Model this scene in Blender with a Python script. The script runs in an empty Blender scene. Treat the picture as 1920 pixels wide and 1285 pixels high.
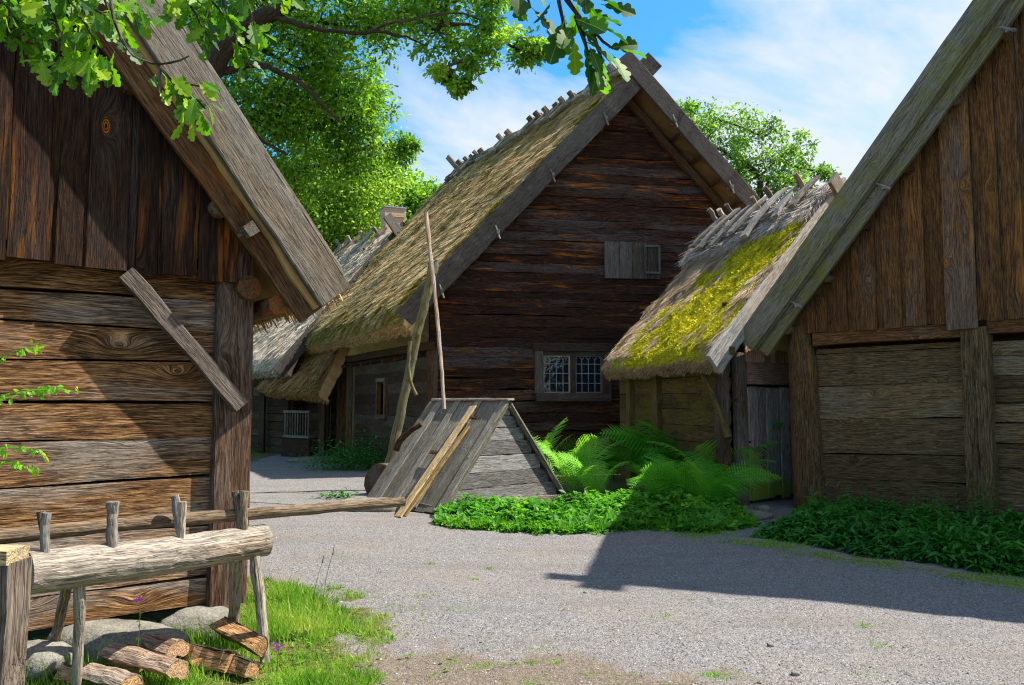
import bpy, math, random
import numpy as np

# ------------------------------------------------------------------ camera, sky, sun, exposure
SC = bpy.context.scene
F, CX, CY, HORIZ = 1500.0, 960.0, 642.5, 755.0
PITCH = math.atan((HORIZ - CY) / F)
cam_d = bpy.data.cameras.new("camera")
cam_d.sensor_width = 36.0
cam_d.lens = F / 1920.0 * 36.0
cam_d.clip_end = 2000.0
cam = bpy.data.objects.new("camera", cam_d)
SC.collection.objects.link(cam)
cam.location = (0, 0, 1.6)
cam.rotation_euler = (math.pi / 2 + PITCH, 0, 0)
SC.camera = cam

SUN = np.array([0.73, 0.12, 1.0])
SUN_EL = math.atan2(1.0, math.hypot(0.73, 0.12))
SUN_AZ = math.atan2(0.73, 0.12)           # clockwise from +Y
sd = bpy.data.lights.new("sun", 'SUN')
sd.energy = 5.0
sd.angle = math.radians(0.5)
sd.color = (1.0, 0.93, 0.82)
so = bpy.data.objects.new("sun", sd)
SC.collection.objects.link(so)
so.rotation_euler = (0, math.pi / 2 - SUN_EL, math.pi / 2 - SUN_AZ)
so.location = (20, 5, 25)

SC.view_settings.view_transform = 'Standard'
SC.view_settings.look = 'None'
SC.view_settings.exposure = 1.08
SC.view_settings.gamma = 1.0
SC.cycles.use_denoising = True
SC.cycles.denoising_prefilter = 'NONE'
SC.cycles.denoising_input_passes = 'RGB_ALBEDO_NORMAL'
SC.cycles.pixel_filter_type = 'BLACKMAN_HARRIS'
SC.cycles.filter_width = 1.15
SC.cycles.max_bounces = 8
SC.cycles.transparent_max_bounces = 8


# ------------------------------------------------------------------ node helper
class NT:
    def __init__(s, tree):
        s.t = tree

    def n(s, typ, ins=None, **props):
        nd = s.t.nodes.new(typ)
        for k, v in props.items():
            setattr(nd, k, v)
        for k, v in (ins or {}).items():
            sock = nd.inputs[k]
            if isinstance(v, bpy.types.NodeSocket):
                s.t.links.new(v, sock)
            elif v is not None:
                if sock.type == 'RGBA' and len(v) == 3:
                    v = (*v, 1.0)
                sock.default_value = v
        return nd

    def noise(s, vec, scale=5.0, detail=4.0, rough=0.55, dist=0.0):
        return s.n('ShaderNodeTexNoise', {'Vector': vec, 'Scale': scale, 'Detail': detail, 'Roughness': rough, 'Distortion': dist}).outputs[0]

    def mapr(s, v, a, b, c=0.0, d=1.0):
        return s.n('ShaderNodeMapRange', {0: v, 1: a, 2: b, 3: c, 4: d}).outputs[0]

    def math(s, op, a, b=None):
        nd = s.n('ShaderNodeMath', {0: a}, operation=op)
        if b is not None:
            if isinstance(b, bpy.types.NodeSocket):
                s.t.links.new(b, nd.inputs[1])
            else:
                nd.inputs[1].default_value = b
        return nd.outputs[0]

    def mix(s, f, a, b, mode='MIX'):
        nd = s.n('ShaderNodeMix', None, data_type='RGBA', blend_type=mode)
        for i, v in ((0, f), (6, a), (7, b)):
            if isinstance(v, bpy.types.NodeSocket):
                s.t.links.new(v, nd.inputs[i])
            else:
                nd.inputs[i].default_value = v if i == 0 else ((*v, 1.0) if len(v) == 3 else v)
        return nd.outputs[2]

    def scale(s, vec, k):
        return s.n('ShaderNodeVectorMath', {0: vec, 1: k}, operation='MULTIPLY').outputs[0]

    def ramp(s, v, stops):
        nd = s.n('ShaderNodeValToRGB', {0: v})
        cr = nd.color_ramp
        while len(cr.elements) < len(stops):
            cr.elements.new(0.5)
        for e, (p, c) in zip(cr.elements, stops):
            e.position = p
            e.color = (*c, 1.0) if len(c) == 3 else c
        return nd.outputs[0]


# world: Nishita daylight with thin procedural clouds
W = bpy.data.worlds.new("World")
SC.world = W
W.use_nodes = True
wt = W.node_tree
wt.nodes.clear()
w = NT(wt)
sky = w.n('ShaderNodeTexSky', None, sky_type='NISHITA', sun_disc=False, sun_elevation=SUN_EL, sun_rotation=SUN_AZ,
          air_density=1.0, dust_density=0.3, ozone_density=2.5)
skyc = w.mix(1.0, sky.outputs[0], (0.50, 1.28, 1.62), 'MULTIPLY')
tc = w.n('ShaderNodeTexCoord').outputs['Generated']
sep = w.n('ShaderNodeSeparateXYZ', {0: tc})
zc = w.math('ADD', w.math('MAXIMUM', sep.outputs[2], 0.0), 0.18)
uv = w.n('ShaderNodeCombineXYZ', {0: w.math('DIVIDE', sep.outputs[0], zc), 1: w.math('DIVIDE', sep.outputs[1], zc), 2: 0.0}).outputs[0]
rot = w.n('ShaderNodeVectorRotate', {'Vector': uv, 'Angle': -0.75}, rotation_type='Z_AXIS').outputs[0]
n1 = w.noise(w.scale(rot, (0.75, 1.2, 1.0)), 1.35, 10.0, 0.56, 0.35)
n2 = w.noise(w.scale(uv, (1.0, 1.0, 1.0)), 0.75, 3.0, 0.5)
# thicker veil towards the right-hand side of the view
xb = w.mapr(sep.outputs[0], -0.25, 0.5, -0.05, 0.10)
m = w.math('ADD', w.math('ADD', w.math('MULTIPLY', n1, 0.75), w.math('MULTIPLY', n2, 0.3)), xb)
mask = w.mapr(m, 0.47, 0.60, 0.0, 1.0)
mask = w.math('POWER', mask, 0.9)
mask = w.math('MULTIPLY', mask, 0.92)
skyf = w.mix(mask, skyc, (5.6, 5.9, 6.3))
bg = w.n('ShaderNodeBackground', {'Color': skyf, 'Strength': 0.075})
wo = w.n('ShaderNodeOutputWorld', {'Surface': bg.outputs[0]})

# ------------------------------------------------------------------ geometry helpers
CAM = np.array([0.0, 0.0, 1.6])
RG = np.random.default_rng(11)
random.seed(5)


def V(*a):
    return np.array(a, float)


def unit(v):
    v = np.asarray(v, float)
    return v / np.linalg.norm(v)


def ray(px, py):
    a, b = (px - CX) / F, (CY - py) / F
    c, s = math.cos(PITCH), math.sin(PITCH)
    return V(a, c - s * b, s + c * b)


def atY(px, py, y):
    d = ray(px, py)
    return CAM + d * (y / d[1])


def onz(px, py, z=0.0):
    d = ray(px, py)
    return CAM + d * ((z - CAM[2]) / d[2])


def onplane(px, py, p0, n):
    d = ray(px, py)
    return CAM + d * (np.dot(p0 - CAM, n) / np.dot(d, n))


class Fr:
    """upright plane: origin on the ground, w along the wall, n out of it"""
    def __init__(s, O, w, n):
        s.O = V(O[0], O[1], 0)
        s.w = unit(V(w[0], w[1], 0))
        s.n = unit(V(n[0], n[1], 0))

    def pt(s, t, z, o=0.0):
        return s.O + s.w * t + s.n * o + V(0, 0, z)

    def tz(s, px, py, o=0.0):
        p = onplane(px, py, s.O + s.n * o, s.n) - s.O
        return np.dot(p, s.w), p[2]


class MB:
    def __init__(s):
        s.v, s.wc, s.r, s.f, s.c = [], [], [], [], []
        s.n = 0

    def add(s, v, faces, wc=None, rnd=0.5):
        """faces: list of arrays (m,k) or list of index lists"""
        v = np.asarray(v, float)
        k = len(v)
        s.v.append(v)
        s.wc.append(v if wc is None else np.asarray(wc, float))
        s.r.append(np.full(k, rnd) if np.isscalar(rnd) else np.asarray(rnd, float))
        for fa in faces:
            fa = np.atleast_2d(np.asarray(fa, int))
            s.f.append((fa + s.n).ravel())
            s.c.append(np.full(len(fa), fa.shape[1]))
        s.n += k

    def build(s, name, mat, parent=None, smooth=False, loc=None):
        me = bpy.data.meshes.new(name)
        v = np.concatenate(s.v)
        off = np.zeros(3)
        if parent is not None:
            q = parent
            while q is not None:
                off = off + np.array(q.location)
                q = q.parent
        if loc is not None:
            off = off + np.asarray(loc, float)
        v = v - off
        f = np.concatenate(s.f)
        c = np.concatenate(s.c)
        me.vertices.add(len(v))
        me.vertices.foreach_set('co', v.ravel())
        me.loops.add(len(f))
        me.loops.foreach_set('vertex_index', f.astype(np.int32))
        me.polygons.add(len(c))
        st = np.concatenate([[0], np.cumsum(c)[:-1]])
        me.polygons.foreach_set('loop_start', st.astype(np.int32))
        me.polygons.foreach_set('loop_total', c.astype(np.int32))
        me.polygons.foreach_set('use_smooth', np.full(len(c), smooth))
        a = me.attributes.new('wc', 'FLOAT_VECTOR', 'POINT')
        a.data.foreach_set('vector', np.concatenate(s.wc).ravel())
        a = me.attributes.new('rnd', 'FLOAT', 'POINT')
        a.data.foreach_set('value', np.concatenate(s.r))
        me.materials.append(mat)
        me.update(calc_edges=True)
        me.validate()
        o = bpy.data.objects.new(name, me)
        SC.collection.objects.link(o)
        if parent is not None:
            o.parent = parent
        if loc is not None:
            o.location = loc
        return o


def thing(name, label, cat, loc=(0, 0, 0), group=None):
    o = bpy.data.objects.new(name, None)
    o.empty_display_size = 0.2
    SC.collection.objects.link(o)
    o.location = tuple(float(x) for x in loc)
    o['label'] = label
    o['category'] = cat
    if group:
        o['group'] = group
    return o


def tag(o, label=None, cat=None, group=None, kind=None):
    for k, v in (('label', label), ('category', cat), ('group', group), ('kind', kind)):
        if v:
            o[k] = v
    return o


RECT = [(-.5, -.42), (-.46, -.5), (.46, -.5), (.5, -.42), (.5, .42), (.46, .5), (-.46, .5), (-.5, .42)]


def circ(n=12):
    return [(.5 * math.cos(2 * math.pi * i / n), .5 * math.sin(2 * math.pi * i / n)) for i in range(n)]


ROUND, ROUND6 = circ(14), circ(7)
# a hewn log seen from outside: flat back, softly bulged front
HEWN = [(-.5, -.5), (-.5, .12), (-.43, .36), (-.25, .47), (0, .5), (.25, .47), (.43, .36), (.5, .12), (.5, -.5)]


def smooth_noise(n, amp, step=3):
    k = max(2, n // step + 2)
    y = RG.normal(0, 1, k)
    return amp * np.interp(np.linspace(0, k - 1, n), np.arange(k), y)


def loft(mb, pts, prof, A, sa, sb, jit=0.0, rnd=None, cap=True, off=None, tilt_end=0.0):
    """sweep a profile (a,b) along pts; A = direction of profile a; sa, sb sizes (scalar or per section)"""
    P = np.asarray(pts, float)
    n = len(P)
    T = np.gradient(P, axis=0)
    T /= np.linalg.norm(T, axis=1)[:, None]
    A = np.tile(np.asarray(A, float), (n, 1))
    A = A - T * np.sum(A * T, axis=1)[:, None]
    A /= np.linalg.norm(A, axis=1)[:, None]
    B = np.cross(T, A)
    pr = np.asarray(prof, float)
    k = len(pr)
    sa = np.broadcast_to(sa, (n,))
    sb = np.broadcast_to(sb, (n,))
    a = pr[None, :, 0] * sa[:, None]
    b = pr[None, :, 1] * sb[:, None]
    if jit:
        a = a + RG.normal(0, jit, (n, k))
        b = b + RG.normal(0, jit, (n, k))
    seg = np.linalg.norm(np.diff(P, axis=0), axis=1)
    arc = np.concatenate([[0], np.cumsum(seg)])
    v = P[:, None, :] + a[..., None] * A[:, None, :] + b[..., None] * B[:, None, :]
    if tilt_end:
        v[0] += T[0] * (pr[:, :1] * tilt_end)
        v[-1] += T[-1] * (pr[:, 1:2] * tilt_end)
    o3 = RG.uniform(-40, 40, 3) if off is None else off
    wc = np.stack([np.broadcast_to(arc[:, None], (n, k)), a, b], -1) + o3
    v = v.reshape(-1, 3)
    wc = wc.reshape(-1, 3)
    i = np.arange(n - 1)[:, None] * k
    j = np.arange(k)[None, :]
    j2 = (j + 1) % k
    q = np.stack([i + j, i + j2, i + k + j2, i + k + j], -1).reshape(-1, 4)
    faces = [q]
    if cap:
        # separate cap vertices keep the end faces crisp
        v = np.concatenate([v, v[:k], v[-k:]])
        wc = np.concatenate([wc, wc[:k], wc[-k:]])
        faces.append([list(range(n * k + k - 1, n * k - 1, -1))])
        faces.append([list(range(n * k + k, n * k + 2 * k))])
    mb.add(v, faces, wc, RG.uniform() if rnd is None else rnd)


def plank(mb, p0, p1, A, width, thick, seg=0.25, wob=0.006, prof=RECT, rnd=None, w1=None, jit=0.0012, bow=0.0, off=None):
    p0, p1 = np.asarray(p0, float), np.asarray(p1, float)
    L = np.linalg.norm(p1 - p0)
    n = max(3, int(L / seg) + 1)
    u = np.linspace(0, 1, n)[:, None]
    P = p0 + (p1 - p0) * u
    A = unit(A)
    P = P + A[None] * smooth_noise(n, wob)[:, None]
    if bow:
        P = P + A[None] * (np.sin(np.pi * u) * bow)
    wd = np.interp(np.linspace(0, 1, n), [0, 1], [width, w1 if w1 is not None else width]) + smooth_noise(n, wob)
    loft(mb, P, prof, A, wd, thick + smooth_noise(n, wob * 0.4), jit, rnd, off=off)


def pole(mb, pts, r0, r1, seg=0.12, wob=0.004, prof=ROUND, rnd=None, lump=0.05, cap=True):
    """round wood through control points, tapering r0 -> r1"""
    P = np.asarray(pts, float)
    s = np.concatenate([[0], np.cumsum(np.linalg.norm(np.diff(P, axis=0), axis=1))])
    n = max(4, int(s[-1] / seg) + 1)
    u = np.linspace(0, s[-1], n)
    if len(P) > 2:
        Q = np.stack([np.interp(u, s, P[:, i]) for i in range(3)], 1)
        for _ in range(3):
            Q[1:-1] = (Q[:-2] + Q[2:] + 2 * Q[1:-1]) / 4
    else:
        Q = np.stack([np.interp(u, s, P[:, i]) for i in range(3)], 1)
    Q[1:-1] += RG.normal(0, 1, (n - 2, 3)) * wob
    r = np.interp(u, [0, s[-1]], [r0, r1])
    r = r * (1 + smooth_noise(n, lump))
    d = unit(P[-1] - P[0])
    A = V(1, 0, 0) if abs(d[0]) < 0.8 else V(0, 0, 1)
    loft(mb, Q, prof, A, 2 * r, 2 * r, 0.0006 + r0 * 0.01, rnd, cap=cap)


def fbm(x, y, z=0.0, sc=1.0, seed=0, octs=4):
    """vectorised value noise"""
    x = np.asarray(x, float) * sc
    y = np.asarray(y, float) * sc
    z = np.broadcast_to(np.asarray(z, float) * sc, x.shape)
    tot = np.zeros(x.shape)
    amp, nrm = 1.0, 0.0
    for o in range(octs):
        xi, yi, zi = np.floor(x).astype(np.int64), np.floor(y).astype(np.int64), np.floor(z).astype(np.int64)
        fx, fy, fz = x - xi, y - yi, z - zi
        fx, fy, fz = [t * t * (3 - 2 * t) for t in (fx, fy, fz)]

        def h(a, b, c):
            k = (a * 374761393 + b * 668265263 + c * 2147483647 + seed * 974634777 + o * 1013904223) & 0xffffffff
            k = ((k ^ (k >> 13)) * 1274126177) & 0xffffffff
            return ((k ^ (k >> 16)) & 0xffff) / 65535.0
        c0 = (h(xi, yi, zi) * (1 - fx) + h(xi + 1, yi, zi) * fx) * (1 - fy) + (h(xi, yi + 1, zi) * (1 - fx) + h(xi + 1, yi + 1, zi) * fx) * fy
        c1 = (h(xi, yi, zi + 1) * (1 - fx) + h(xi + 1, yi, zi + 1) * fx) * (1 - fy) + (h(xi, yi + 1, zi + 1) * (1 - fx) + h(xi + 1, yi + 1, zi + 1) * fx) * fy
        tot += amp * (c0 * (1 - fz) + c1 * fz)
        nrm += amp
        amp *= 0.5
        x, y, z = x * 2.03, y * 2.03, z * 2.03
    return tot / nrm


def scatter(mb, tv, tf, pos, X, Z, sc, rnd):
    """copies of a small template; X = long axis (n,3), Z = rough normal (n,3)"""
    X = X / np.linalg.norm(X, axis=1)[:, None]
    Y = np.cross(Z, X)
    Y /= (np.linalg.norm(Y, axis=1)[:, None] + 1e-9)
    Z = np.cross(X, Y)
    sc = np.asarray(sc, float)
    if sc.ndim == 1:
        sc = np.stack([sc] * 3, 1)
    tv = np.asarray(tv, float)
    k, n = len(tv), len(pos)
    v = (pos[:, None, :] + (tv[None, :, 0] * sc[:, :1])[..., None] * X[:, None, :] +
         (tv[None, :, 1] * sc[:, 1:2])[..., None] * Y[:, None, :] + (tv[None, :, 2] * sc[:, 2:3])[..., None] * Z[:, None, :])
    base = (np.arange(n) * k)[:, None, None]
    faces = []
    bysize = {}
    for f in tf:
        bysize.setdefault(len(f), []).append(f)
    for kk, fl in bysize.items():
        fa = np.array(fl)[None] + base
        faces.append(fa.reshape(-1, kk))
    wc = np.broadcast_to(tv[None], (n, k, 3)).reshape(-1, 3)
    mb.add(v.reshape(-1, 3), faces, wc, np.repeat(rnd, k))


def rdir(n):
    d = RG.normal(0, 1, (n, 3))
    return d / np.linalg.norm(d, axis=1)[:, None]


# templates (x = length 0..1)
def outline_leaf(ws, bend=0.12, fold=0.10):
    """ws: list of (x, halfwidth); makes two strips either side of the midrib"""
    v, f = [], []
    for x, wd in ws:
        b = -bend * x * x
        v += [(x, 0, b), (x, wd, b + fold * wd * 2), (x, -wd, b + fold * wd * 2)]
    for i in range(len(ws) - 1):
        a, c = 3 * i, 3 * i + 3
        f.append((a, c, c + 1, a + 1))
        f.append((a, a + 2, c + 2, c))
    return v, f


OAK = outline_leaf([(0, .01), (.12, .02), (.2, .10), (.3, .13), (.36, .08), (.46, .2), (.55, .24), (.6, .13), (.7, .27), (.8, .25), (.84, .15), (.92, .17), (1.0, .05)])
OAKS = outline_leaf([(0, .03), (.25, .16), (.36, .1), (.6, .27), (.68, .17), (.85, .24), (1.0, .05)])
LEAF4 = outline_leaf([(0, .02), (.3, .24), (.65, .26), (1.0, .02)])
LANCE = outline_leaf([(0, .02), (.25, .2), (.5, .18), (1.0, .01)], 0.3)
BLADE = ([(0, -.5, 0), (0, .5, 0), (.5, -.35, .04), (.5, .35, .04), (1, 0, -.02)], [(0, 2, 3, 1), (2, 4, 3)])
STRAW = ([(0, -.5, 0), (0, .5, 0), (1, .25, .0), (1, -.25, .0)], [(0, 3, 2, 1)])
t_ = (1 + 5 ** .5) / 2
OCTA = ([(1, 0, 0), (-1, 0, 0), (0, 1, 0), (0, -1, 0), (0, 0, .7), (0, 0, -.7)],
        [(0, 2, 4), (2, 1, 4), (1, 3, 4), (3, 0, 4)])


# ------------------------------------------------------------------ materials
def newmat(name):
    mt = bpy.data.materials.new(name)
    mt.use_nodes = True
    mt.node_tree.nodes.clear()
    return mt, NT(mt.node_tree)


def finish(s, col, rough=0.85, bump=None, bstr=0.4, bdist=0.01, spec=0.25, extra=None):
    ins = {'Base Color': col, 'Roughness': rough, 'Specular IOR Level': spec}
    if bump is not None:
        bp = s.n('ShaderNodeBump', {'Height': bump, 'Strength': bstr, 'Distance': bdist})
        ins['Normal'] = bp.outputs[0]
    b = s.n('ShaderNodeBsdfPrincipled', ins)
    out = b.outputs[0]
    if extra:
        out = extra(b.outputs[0])
    s.n('ShaderNodeOutputMaterial', {'Surface': out})


def wood(name, dark, mid, light, grey, greyamt=0.5, knots=True, orange=None, oramt=0.5, moss=None, mossamt=0.0, bump=0.8,
         fine=1.0, rough=0.85, contrast=1.0, lowmoss=None, sat=1.12, val=1.0):
    mt, s = newmat(name)
    wc = s.n('ShaderNodeAttribute', attribute_name='wc').outputs['Vector']
    rnd = s.n('ShaderNodeAttribute', attribute_name='rnd').outputs['Fac']
    pos = s.n('ShaderNodeNewGeometry').outputs['Position']
    vor = s.n('ShaderNodeTexVoronoi', {'Vector': s.scale(wc, (1.25, 2.8, 0.35)), 'Scale': 1.0, 'Randomness': 1.0}, feature='F1')
    kd = vor.outputs['Distance']
    pull = s.math('MULTIPLY', s.math('POWER', 2.718, s.math('MULTIPLY', kd, -9.0)), 0.22)
    sx = s.n('ShaderNodeSeparateXYZ', {0: wc})
    wav = s.math('MULTIPLY', s.math('SUBTRACT', s.noise(s.scale(wc, (1.0, 3.0, 3.0)), 1.0, 2.0), 0.5), 0.07)
    yy = s.math('ADD', s.math('ADD', sx.outputs[1], pull if knots else 0.0), wav)
    cw = s.n('ShaderNodeCombineXYZ', {0: sx.outputs[0], 1: yy, 2: sx.outputs[2]}).outputs[0]
    g1 = s.noise(s.scale(cw, (3.2, 52, 52)), 1.0, 5.0, 0.66)
    g2 = s.noise(s.scale(cw, (7.0, 150 * fine, 150 * fine)), 1.0, 3.0, 0.75)
    g = s.math('ADD', s.math('MULTIPLY', g1, 0.38), s.math('MULTIPLY', g2, 0.62))
    lo, hi = 0.5 - 0.12 / contrast, 0.5 + 0.12 / contrast
    col = s.ramp(g, [(lo, dark), (0.5, mid), (hi, light)])
    big = s.noise(s.scale(wc, (0.5, 1.6, 1.6)), 1.3, 4.0, 0.6)
    gm = s.mapr(s.math('ADD', big, s.math('MULTIPLY', s.math('SUBTRACT', rnd, 0.5), 0.35)), 0.62 - 0.3 * greyamt, 0.82 - 0.42 * greyamt)
    gcol = s.mix(s.mapr(g, lo, hi), tuple(c * 0.4 for c in grey), tuple(min(1, c * 1.25) for c in grey))
    col = s.mix(s.math('MULTIPLY', gm, min(1.0, 0.45 + greyamt)), col, gcol)
    if orange:
        om = s.noise(s.scale(cw, (0.9, 11, 11)), 1.0, 4.0, 0.65)
        om2 = s.noise(s.scale(pos, (0.55, 0.55, 0.8)), 1.0, 2.0)
        mm = s.math('MULTIPLY', s.mapr(om, 0.60 - 0.08 * oramt, 0.70), s.mapr(om2, 0.45, 0.6))
        col = s.mix(mm, col, orange)
    if knots:
        km = s.mapr(kd, 0.085, 0.05)
        ring = s.math('SINE', s.math('MULTIPLY', kd, 260.0))
        kc = s.mix(s.mapr(ring, -1, 1), tuple(c * 0.5 for c in dark), tuple(min(1, c * 1.3) for c in (orange or mid)))
        kc = s.mix(s.mapr(kd, 0.03, 0.012), kc, tuple(c * 0.3 for c in dark))
        col = s.mix(km, col, kc)
    # drying cracks
    cr = s.noise(s.scale(cw, (0.7, 34, 34)), 1.0, 2.0, 0.4)
    crm = s.mapr(s.math('ABSOLUTE', s.math('SUBTRACT', cr, 0.5)), 0.0, 0.012, 1.0, 0.0)
    crm = s.math('MULTIPLY', crm, s.mapr(s.noise(s.scale(wc, (0.8, 4, 4)), 1.0, 2.0), 0.45, 0.6))
    cr2 = s.noise(s.scale(cw, (2.6, 75, 75)), 1.0, 2.0, 0.5)
    crm2 = s.mapr(s.math('ABSOLUTE', s.math('SUBTRACT', cr2, 0.48)), 0.0, 0.022, 0.75, 0.0)
    crm = s.math('MAXIMUM', crm, crm2)
    col = s.mix(s.math('MULTIPLY', crm, 0.85), col, tuple(c * 0.15 for c in dark))
    # board to board variation
    br = s.mapr(rnd, 0, 1, 0.62, 1.32)
    col = s.mix(1.0, col, s.n('ShaderNodeCombineXYZ', {0: br, 1: br, 2: br}).outputs[0], 'MULTIPLY')
    if moss:
        mn = s.noise(pos, 2.2, 6.0, 0.65)
        mn2 = s.noise(pos, 60.0, 2.0, 0.7)
        mm = s.mapr(s.math('ADD', s.math('MULTIPLY', mn, 0.8), s.math('MULTIPLY', mn2, 0.2)), 0.66 - 0.3 * mossamt, 0.76 - 0.2 * mossamt)
        col = s.mix(s.math('MULTIPLY', mm, 0.85), col, moss)
    if lowmoss:
        zz = s.n('ShaderNodeSeparateXYZ', {0: pos}).outputs[2]
        zn = s.math('ADD', zz, s.math('MULTIPLY', s.math('SUBTRACT', s.noise(s.scale(pos, (9, 9, 2)), 1.0, 3.0), 0.5), 0.7))
        col = s.mix(s.mapr(zn, lowmoss[0] + 0.08, lowmoss[0] - 0.08, 0, 0.9), col, lowmoss[1])
    h = s.math('SUBTRACT', s.math('ADD', s.math('MULTIPLY', g1, 0.6), s.math('MULTIPLY', g2, 0.6)), s.math('MULTIPLY', crm, 1.0))
    col = s.n('ShaderNodeHueSaturation', {'Color': col, 'Saturation': sat, 'Value': val}).outputs[0]
    finish(s, col, rough, h, bump, 0.012, 0.2)
    return mt


GREYW = (0.30, 0.27, 0.24)
M = {}
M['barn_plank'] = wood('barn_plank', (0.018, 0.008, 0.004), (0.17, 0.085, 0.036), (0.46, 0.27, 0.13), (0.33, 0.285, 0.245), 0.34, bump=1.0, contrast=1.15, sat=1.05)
M['barn_board'] = wood('barn_board', (0.006, 0.003, 0.002), (0.030, 0.014, 0.008), (0.085, 0.042, 0.022), (0.055, 0.045, 0.04), 0.2, orange=(0.42, 0.17, 0.05), oramt=0.75, val=0.8)  # shade under the roof overhang is put into this near-black colour
M['post'] = wood('post', (0.018, 0.010, 0.007), (0.085, 0.05, 0.033), (0.21, 0.135, 0.09), (0.19, 0.155, 0.13), 0.4, val=0.85)
M['barge_grey'] = wood('barge_grey', (0.06, 0.047, 0.037), (0.17, 0.14, 0.105), (0.29, 0.25, 0.195), (0.24, 0.22, 0.19), 0.6, moss=(0.13, 0.14, 0.05), mossamt=0.15, val=0.85)
M['barge_brown'] = wood('barge_brown', (0.035, 0.018, 0.009), (0.13, 0.07, 0.037), (0.24, 0.15, 0.085), (0.18, 0.15, 0.11), 0.35, orange=(0.36, 0.13, 0.035), oramt=1.2, moss=(0.10, 0.11, 0.035), mossamt=0.1)
M['house_log'] = wood('house_log', (0.008, 0.004, 0.004), (0.046, 0.022, 0.016), (0.115, 0.06, 0.042), (0.095, 0.085, 0.085), 0.28, orange=(0.46, 0.18, 0.055), oramt=0.8, bump=1.2, val=0.9, sat=1.12)
M['house_side'] = wood('house_side', (0.02, 0.012, 0.006), (0.10, 0.055, 0.030), (0.19, 0.115, 0.065), (0.15, 0.13, 0.09), 0.3, val=0.62)
M['house_barge'] = wood('house_barge', (0.035, 0.03, 0.029), (0.115, 0.10, 0.09), (0.21, 0.185, 0.165), (0.18, 0.17, 0.16), 0.6, knots=True, val=0.85, sat=1.0)
M['annex_barge'] = wood('annex_barge', (0.15, 0.13, 0.11), (0.34, 0.31, 0.28), (0.5, 0.47, 0.43), (0.44, 0.42, 0.39), 0.8)
M['ridge_wood'] = wood('ridge_wood', (0.08, 0.065, 0.055), (0.25, 0.215, 0.18), (0.42, 0.38, 0.33), (0.36, 0.33, 0.30), 0.7, knots=False, val=0.85)
M['annex_wall'] = wood('annex_wall', (0.03, 0.022, 0.008), (0.14, 0.095, 0.035), (0.26, 0.18, 0.07), (0.2, 0.15, 0.07), 0.2, moss=(0.17, 0.13, 0.015), mossamt=0.7, sat=0.95, val=0.75)
M['door'] = wood('door', (0.09, 0.055, 0.042), (0.38, 0.27, 0.22), (0.62, 0.50, 0.43), (0.50, 0.42, 0.38), 0.35, orange=(0.55, 0.3, 0.13), oramt=0.6, lowmoss=(0.34, (0.24, 0.27, 0.04)), val=1.25)  # door wood lightened in place of sunlight that the barn blocks
M['brace'] = wood('brace', (0.05, 0.035, 0.028), (0.19, 0.15, 0.125), (0.34, 0.285, 0.24), (0.27, 0.24, 0.215), 0.5, sat=1.0)
M['window_wood'] = wood('window_wood', (0.02, 0.014, 0.012), (0.085, 0.062, 0.052), (0.17, 0.135, 0.115), (0.15, 0.13, 0.12), 0.5, knots=False, val=0.7)
M['hatch'] = wood('hatch', (0.03, 0.022, 0.018), (0.13, 0.105, 0.09), (0.25, 0.205, 0.175), (0.19, 0.17, 0.16), 0.5, orange=(0.55, 0.25, 0.06), oramt=1.1, val=0.6)
M['pink_board'] = wood('pink_board', (0.18, 0.10, 0.07), (0.50, 0.32, 0.24), (0.66, 0.47, 0.37), (0.55, 0.44, 0.37), 0.3)  # paler than the wood, standing in for sun missing around the door
M['rbarn_board'] = wood('rbarn_board', (0.028, 0.013, 0.006), (0.135, 0.065, 0.027), (0.28, 0.15, 0.066), (0.15, 0.12, 0.10), 0.22, orange=(0.44, 0.2, 0.055), oramt=0.9, val=0.92, sat=1.08)
M['rbarn_plank'] = wood('rbarn_plank', (0.034, 0.022, 0.013), (0.145, 0.10, 0.058), (0.27, 0.20, 0.125), (0.18, 0.155, 0.115), 0.3, bump=0.9, sat=1.2, val=1.12)
M['rbarn_barge'] = wood('rbarn_barge', (0.05, 0.045, 0.028), (0.17, 0.155, 0.10), (0.27, 0.25, 0.175), (0.22, 0.21, 0.17), 0.5, moss=(0.17, 0.18, 0.035), mossamt=0.65, sat=0.95)
M['rbarn_post'] = wood('rbarn_post', (0.035, 0.02, 0.01), (0.15, 0.092, 0.047), (0.27, 0.185, 0.105), (0.19, 0.16, 0.12), 0.4, orange=(0.38, 0.21, 0.08), oramt=0.6, val=1.1)
M['well_board'] = wood('well_board', (0.09, 0.08, 0.06), (0.25, 0.235, 0.185), (0.40, 0.38, 0.31), (0.33, 0.315, 0.275), 0.6, moss=(0.16, 0.17, 0.07), mossamt=0.2, val=0.72)
M['well_front'] = wood('well_front', (0.10, 0.09, 0.085), (0.26, 0.245, 0.24), (0.40, 0.385, 0.38), (0.34, 0.33, 0.335), 0.7, val=0.95, sat=1.0)
M['fresh_lath'] = wood('fresh_lath', (0.20, 0.13, 0.05), (0.46, 0.32, 0.14), (0.62, 0.46, 0.23), (0.36, 0.31, 0.22), 0.35, knots=False)
M['pale_pole'] = wood('pale_pole', (0.12, 0.09, 0.06), (0.36, 0.28, 0.20), (0.55, 0.46, 0.35), (0.44, 0.40, 0.36), 0.5, knots=True)
M['trough_log'] = wood('trough_log', (0.09, 0.06, 0.038), (0.28, 0.205, 0.14), (0.46, 0.37, 0.275), (0.36, 0.32, 0.275), 0.5, val=0.85)
M['mossy_pole'] = wood('mossy_pole', (0.06, 0.055, 0.02), (0.2, 0.18, 0.07), (0.32, 0.29, 0.13), (0.25, 0.23, 0.15), 0.3, moss=(0.2, 0.2, 0.03), mossamt=0.6, sat=0.85, val=0.8)
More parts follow.
